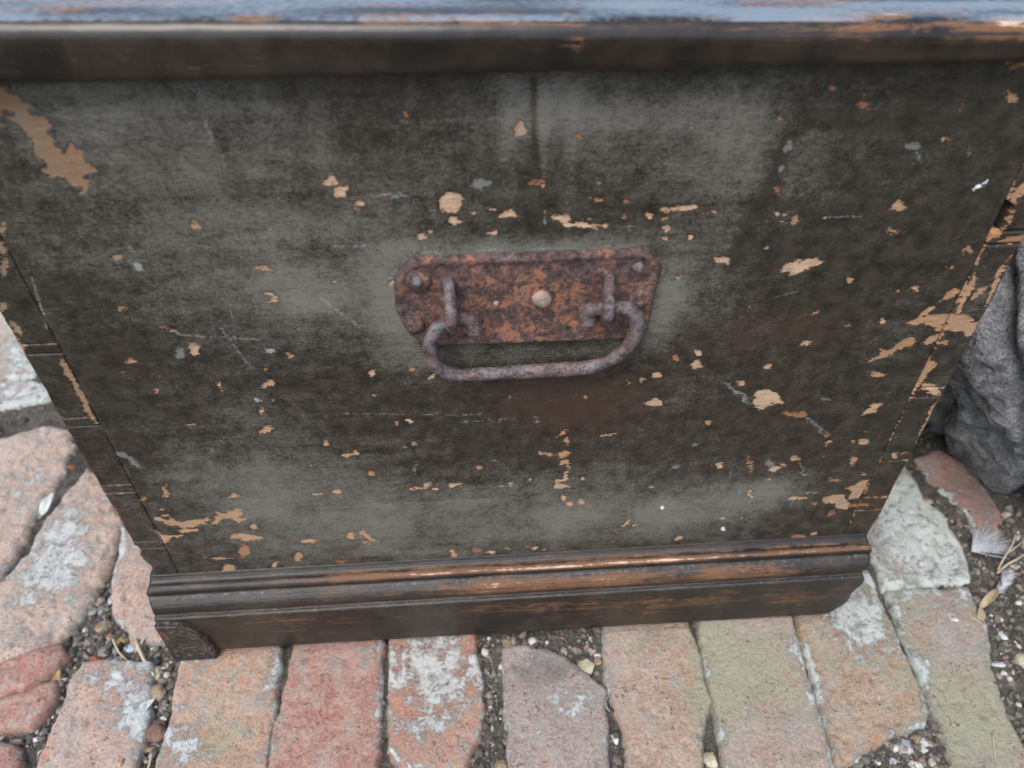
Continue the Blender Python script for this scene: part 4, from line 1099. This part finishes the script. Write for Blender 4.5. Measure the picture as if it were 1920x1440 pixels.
for x, z, w in ((-24.5, 312.5, 1), (36.5, 315.5, -1)):
    # hammered square ends of the bail, turned in behind the staples
    box = box_part('handle_end', (x * 0.001 - 0.0040, -0.0135, z * 0.001 - 0.0062), (x * 0.001 + 0.0040, -0.0050, z * 0.001 + 0.0044), M_IRON, chest)

# ------------------------------------------------------------------ the rock beside the chest
def icosphere(sub):
    bm = bmesh.new()
    bmesh.ops.create_icosphere(bm, subdivisions=sub, radius=1)
    V = np.array([v.co[:] for v in bm.verts])
    F = np.array([[v.index for v in f.verts] for f in bm.faces])
    bm.free()
    return V, F


V, F = icosphere(7)
D = V / np.linalg.norm(V, axis=1, keepdims=True)
# boulder hewn by planes: outward normal, distance from the centre (m)
PLANES = [((-0.78, -0.25, -0.58), 0.150), ((-0.95, -0.10, 0.30), 0.215), ((-0.35, -0.93, -0.10), 0.150), ((0.25, -0.95, 0.15), 0.160), ((-0.10, -0.75, 0.65), 0.190),
          ((-0.30, -0.55, -0.78), 0.165), ((0.90, -0.20, -0.35), 0.240), ((0.70, 0.0, 0.70), 0.230), ((0.0, 0.95, 0.2), 0.190), ((-0.45, 0.15, 0.88), 0.260),
          ((0.1, 0.1, -1.0), 0.200), ((-0.60, 0.80, 0.0), 0.210), ((-0.62, -0.76, 0.18), 0.168)]
inv = np.zeros(len(D))
for nrm, dist in PLANES:
    nn = np.array(nrm) / np.linalg.norm(nrm)
    inv = inv + np.clip(D @ nn, 0, None) ** 14 / dist ** 14
R = D * (inv ** (-1 / 14.0))[:, None]
x, y, z = R.T
disp = 0.040 * fbm(x * 7, y * 7, z * 7, 4, 101) + 0.015 * fbm(x * 26, y * 26, z * 26, 4, 102) + 0.007 * fbm(x * 95, y * 95, z * 95, 3, 103)
# lobes parted by clefts that run down to the left
across = x * 0.80 + z * 0.45 - 0.35 * y + 0.05 * fbm(x * 9, y * 9, z * 9, 3, 104)
cleft = np.abs(((across / 0.062 + 0.35) % 1.0) - 0.5) * 2
disp = disp - 0.022 * np.clip((cleft - 0.55) / 0.45, 0, 1) ** 2
rid = 1 - 2 * np.abs(fbm(x * 16, y * 16, z * 16, 5, 106))
disp = disp + 0.020 * (rid - 0.8) - 0.003 * sstep(0.75, 0.88, noise(x * 90, y * 90, z * 90, 105))
R = R + D * disp[:, None]
R = R + np.array((0.538, 0.150, 0.158))
R[:, 0] = np.maximum(R[:, 0], 0.2715 + 0.01 * noise(R[:, 1] * 30, R[:, 2] * 30, 0, 7))
R[:, 2] = np.maximum(R[:, 2], -0.02)
rock = make('rock', R, F, M_ROCK)
tag(rock, 'rough grey pitted rock leaning against the side of the chest', 'rock')

# ------------------------------------------------------------------ grit: crumbs in the joints (uncountable)
rs = np.random.RandomState(4)
iv, iff = icosphere(1)
cv, cf, ch = [], [], []
n_c = 0


def inside_any(x, y, margin):
    hit = np.zeros(x.shape, bool)
    for P in ALL_POLYS:
        s = (x > P[:, 0].min()) & (x < P[:, 0].max()) & (y > P[:, 1].min()) & (y < P[:, 1].max()) & ~hit
        if s.any():
            hit[s] |= poly_sd(x[s], y[s], P) > margin
    return hit


cx = np.concatenate([rs.uniform(-640, 520, 26000), rs.uniform(330, 480, 9000), rs.uniform(-400, -270, 9000), rs.uniform(-40, 90, 4500), rs.uniform(220, 310, 4500)])
cy = np.concatenate([rs.uniform(-170, 420, 26000), rs.uniform(-170, 90, 9000), rs.uniform(-150, 80, 9000), rs.uniform(-150, -10, 4500), rs.uniform(-170, -100, 4500)])
good = ~inside_any(cx, cy, 1.0) & ~((np.abs(cx) < 268) & (cy > -12))
cx, cy = cx[good] * 0.001, cy[good] * 0.001
size = 0.00045 + 0.0030 * rs.rand(len(cx)) ** 8
hz = soil_height(cx, cy)
base = 0
CV, CF, CH = [], [], []
for i in range(len(cx)):
    s = size[i] * rs.uniform(0.6, 1.3, 3)
    a = rs.uniform(0, 6.28)
    R2 = iv * s * (1 + 0.35 * rs.uniform(-1, 1, (len(iv), 1)))
    X2 = R2[:, 0] * math.cos(a) - R2[:, 1] * math.sin(a)
    Y2 = R2[:, 0] * math.sin(a) + R2[:, 1] * math.cos(a)
    CV.append(np.stack([X2 + cx[i], Y2 + cy[i], R2[:, 2] + hz[i] + size[i] * 0.3], -1))
    CF.append(iff + base)
    CH.append(np.full(len(iv), rs.rand() ** 1.3))
    base += len(iv)
grit = make('grit', np.vstack(CV), np.vstack(CF), M_CRUMB, None, {'hue': np.concatenate(CH)}, smooth=False)
grit['kind'] = 'stuff'
grit['label'] = 'loose crumbs of soil and grit lying in the brick joints'

# ------------------------------------------------------------------ loose stones one can pick out
STONE = {
    'cream': ((0.50, 0.44, 0.28), (0.62, 0.57, 0.42)), 'white': ((0.60, 0.60, 0.58), (0.74, 0.74, 0.72)),
    'peach': ((0.46, 0.27, 0.16), (0.60, 0.42, 0.29)), 'red': ((0.34, 0.10, 0.06), (0.48, 0.18, 0.11)),
    'tan': ((0.30, 0.22, 0.13), (0.45, 0.36, 0.24)), 'grey_white': ((0.38, 0.39, 0.38), (0.52, 0.53, 0.52)),
    'brown': ((0.16, 0.085, 0.065), (0.27, 0.16, 0.12)), 'yellow': ((0.44, 0.28, 0.08), (0.58, 0.43, 0.18)),
    'grey': ((0.20, 0.20, 0.18), (0.31, 0.31, 0.28)), 'blue_white': ((0.46, 0.52, 0.56), (0.60, 0.65, 0.68)),
    'blue_grey': ((0.22, 0.26, 0.28), (0.34, 0.38, 0.40)),
}
SM = {k: stone_material('pebble_' + k, tuple(c * 0.55 for c in v[0]), tuple(c * 0.85 for c in v[1])) for k, v in STONE.items()}
pv, pf = icosphere(4)


def top_z(x, y):
    """height of what lies at (x, y) metres: a brick top or the soil"""
    h = float(soil_height(np.array([x]), np.array([y]))[0])
    return max(h, -0.0005) if bool(inside_any(np.array([x * 1000]), np.array([y * 1000]), 4.0)[0]) else h


def nearby(x, y):
    if x < -0.25:
        return 'by the left foot of the chest' if y < 0.06 and x > -0.335 else 'between the pink bricks'
    if x < 0.1:
        return 'in the wide soil joint'
    if x > 0.3:
        return 'on dark soil below the rock'
    return 'in the joint between the mossy bricks'


PEBBLE_LABELS = {}
for i, (x, y, w, d, colr, ang) in enumerate(PEBBLES):
    rs = np.random.RandomState(300 + i)
    x *= 0.001; y *= 0.001; w *= 0.001; d *= 0.001
    hgt = 0.62 * min(w, d) if ang else 0.75 * min(w, d)
    v = pv.copy()
    if ang:                                     # chipped stone: cut by a few random planes
        for _ in range(11):
            n = rs.normal(size=3); n /= np.linalg.norm(n)
            dd = v @ n - rs.uniform(0.50, 0.82)
            v = v - np.clip(dd, 0, None)[:, None] * n * 0.96
    v = v * (1 + 0.22 * fbm(v[:, 0] * 1.6 + i, v[:, 1] * 1.6, v[:, 2] * 1.6, 3, 400 + i)[:, None] * 2)
    v = v + 0.05 * np.stack([fbm(v[:, 0] * 6, v[:, 1] * 6, v[:, 2] * 6 + i, 3, 500 + k) for k in range(3)], -1)
    v = v * np.array((w / 2, d / 2, hgt / 2)) * 1.08
    z0 = top_z(x, y)
    ob = make('pebble', v, pf, SM[colr])
    ob.location = (x, y, z0 + hgt * 0.16)
    size_word = 'large' if max(w, d) > 0.0125 else ('small' if max(w, d) < 0.0085 else 'middling')
    shape = 'angular' if ang else 'rounded'
    lab = f"{size_word} {shape} {colr.replace('_', ' ')} pebble {nearby(x, y)}"
    PEBBLE_LABELS.setdefault(lab, []).append(ob)
for lab, obs in PEBBLE_LABELS.items():
    obs.sort(key=lambda o: abs(o.location.x) + max(0.0, -o.location.y))
    if len(obs) == 2:
        # two alike: tell them apart by how near the chest they lie
        tag(obs[0], lab + ', nearer the chest', 'pebble', 'loose pebbles in the joints')
        tag(obs[1], lab + ', farther from it', 'pebble', 'loose pebbles in the joints')
    else:
        for o in obs:
            tag(o, lab, 'pebble', 'loose pebbles in the joints')

# ------------------------------------------------------------------ straws, twig, leaves, feathers, shell
def strand(name, pts, r, mat, label, cat, group=None, taper=0.5):
    P = smooth_path([(p[0] * 0.001, p[1] * 0.001, p[2] * 0.001) for p in pts], 6)
    n = len(P)
    v, f = tube([tuple(p) for p in P], [r * 0.001 * (1 - taper * i / n) for i in range(n)], 8)
    return tag(make(name, v, f, mat), label, cat, group)


strand('straw', [(-311, 0, -3), (-303, -12, 0), (-296, -22, -3), (-288, -31, -5)], 1.7, M_STRAW, 'thick pale dry stalk by the left foot of the chest', 'straw', None, 0.3)
strand('straw', [(-331, 3, -5), (-323, -8, -4), (-319, -12, -5), (-311, -18, -6)], 1.0, M_STRAW, 'thin bent straw among the pebbles by the chest corner', 'straw')
strand('straw', [(-304, 4, -4), (-305, -4, -2), (-309, -10, -5)], 1.3, M_STRAW, 'short stalk crossing the thick pale stalk', 'straw')
strand('straw', [(-272, -92, -4), (-271, -100, -3), (-272, -112, -4)], 1.2, M_STRAW, 'dry stalk lying beside the orange lichened brick', 'straw')
strand('straw', [(343, -30, 1), (346, -22, 1.6), (351, -15, 1)], 0.55, M_STRAW, 'thin curved straw on the plain brick near the whitened one', 'straw')
strand('straw', [(372, -24, 1), (378, -32, 1.4), (380, -40, -2)], 0.6, M_STRAW, 'thin straw at the soil edge of the plain brick', 'straw')
strand('straw', [(340, -118, 1), (335, -128, 1.5), (330, -142, 1)], 0.5, M_STRAW, 'long thin straw lying on the mossy brick', 'straw')
strand('straw', [(366, -90, -4), (360, -95, -3), (352, -99, -2)], 0.8, M_STRAW, 'short straw on the soil by the mossy brick', 'straw')

twig = bpy.data.objects.new('twig', None)
COL.objects.link(twig)
tag(twig, 'pale forked dry twig lying below the rock', 'twig')
for pts, r in (([(417, 14, 1), (428, 20, 4), (440, 24, 8), (462, 34, 12)], 1.0), ([(419, 17, 2), (429, 27, 8), (437, 34, 12), (446, 45, 14)], 0.85),
               ([(432, 29, 9), (441, 33, 11), (452, 40, 12)], 0.6), ([(418, 15, 1), (426, 14, 2), (434, 12, 1)], 0.7)):
    P = smooth_path([(p[0] * 0.001, p[1] * 0.001, p[2] * 0.001) for p in pts], 6)
    v, f = tube([tuple(p) for p in P], [r * 0.001 * (1 - 0.5 * i / len(P)) for i in range(len(P))], 8)
    make('branch', v, f, M_STRAW, twig)


def leaf(name, a, b, width, mat, label, cup=0.25, bend=0.15):
    a, b = Vector(a) * 0.001, Vector(b) * 0.001
    L = (b - a).length
    t = (b - a).normalized()
    s = t.cross(Vector((0, 0, 1))).normalized()
    n = s.cross(t)
    nu, nv = 22, 9
    V = []
    for side in (0, 1):
        for i in range(nu):
            u = i / (nu - 1)
            w = width * 0.0005 * math.sin(math.pi * min(1, u ** 0.8 * 1.0)) ** 0.8
            for j in range(nv):
                q = (j / (nv - 1) - 0.5) * 2
                p = a + t * (L * u) + s * (w * q) + n * (cup * w * q * q + bend * L * math.sin(math.pi * u) * 0.5 + 0.0004 * math.sin(9 * u + 4 * q) - side * 0.0005)
                V.append(tuple(p))
    F = grid_faces(nu, nv).tolist()
    m0 = nu * nv
    F += [[q + m0 for q in f[::-1]] for f in grid_faces(nu, nv).tolist()]
    ring = [j for j in range(nv)] + [i * nv + nv - 1 for i in range(1, nu)] + [(nu - 1) * nv + j for j in range(nv - 2, -1, -1)] + [i * nv for i in range(nu - 2, 0, -1)]
    for k in range(len(ring)):
        p, q = ring[k], ring[(k + 1) % len(ring)]
        F.append([p, q, q + m0, p + m0])
    return tag(make(name, V, F, mat), label, 'leaf')


leaf('leaf', (-437, 132, 0), (-437, 160, 0), 10, M_OLIVE, 'silvery narrow leaf in the joint between the pink bricks', 0.2, 0.1)
leaf('leaf', (384, -18, 0), (410, -2, 3), 6.5, M_LEAF, 'curled tan dry leaf on the soil below the feathers', 0.5, 0.3)
leaf('leaf', (379, -30, -2), (386, -16, 1), 6, M_LEAF, 'small crumpled dry leaf beside the curled tan leaf', 0.5, 0.2)
leaf('leaf', (-292, -66, -5), (-281, -50, -3), 7, M_OLIVE, 'small grey withered leaf beside the brown pebble', 0.4, 0.2)


def feather(root, tip, n, spread, label, seed, vane):
    e = bpy.data.objects.new('feather', None)
    COL.objects.link(e)
    tag(e, label, 'feather')
    a, b = Vector(root) * 0.001, Vector(tip) * 0.001
    t = (b - a).normalized()
    s = t.cross(Vector((0, 0, 1))).normalized()
    L = (b - a).length
    v, f = tube([tuple(a + t * L * u + Vector((0, 0, 0.002 * math.sin(3 * u)))) for u in np.linspace(0, 1, 10)], [0.0005 * (1 - 0.7 * u) for u in np.linspace(0, 1, 10)], 6)
    make('quill', v, f, M_FEATHER, e)
    rs = np.random.RandomState(seed)
    V, F = [], []
    for i in range(n):
        u = rs.uniform(0.05, 0.9) if vane else rs.uniform(0.0, 0.25)
        sg = rs.choice((-1, 1))
        p0 = a + t * L * u
        ln = spread * 0.001 * rs.uniform(0.6, 1.0) * (math.sin(math.pi * (0.15 + 0.8 * u)) if vane else 1.0)
        d0 = (t * (0.9 if vane else rs.uniform(0.5, 1.3)) + s * sg * (0.8 if vane else rs.uniform(0, 1.0)) + Vector((0, 0, rs.uniform(0.0, 0.35)))).normalized()
        pts = [tuple(p0 + d0 * ln * q + t * ln * 0.25 * q * q + Vector((0, 0, -0.002 * q * q))) for q in np.linspace(0, 1, 6)]
        vv, ff = tube(pts, [0.00022 * (1 - 0.6 * q) for q in np.linspace(0, 1, 6)], 4)
        F += [tuple(k + len(V) for k in g) for g in ff]
        V += vv
    make('barbs', V, F, M_FEATHER, e)


feather((405, 36, 3), (432, 44, 9), 150, 26, 'fluffy white down feather at the edge of the whitened brick', 5, False)
feather((404, -8, 3), (428, 14, 8), 150, 9, 'small pale vaned feather on the soil below the rock', 6, True)

# broken shell ring in the joint
pts = [(0.0655 + 0.0035 * math.cos(q), -0.0775 + 0.006 * math.sin(q), 0.0005 - 0.002 + 0.0008 * math.sin(2 * q)) for q in np.linspace(1.2, 4.4, 16)]
v, f = tube(pts, [0.0006 + 0.0006 * math.sin(math.pi * i / 15) for i in range(16)], 8)
tag(make('shell_fragment', v, f, SM['grey']), 'curved pale shell fragment in the joint between two red bricks', 'shell')
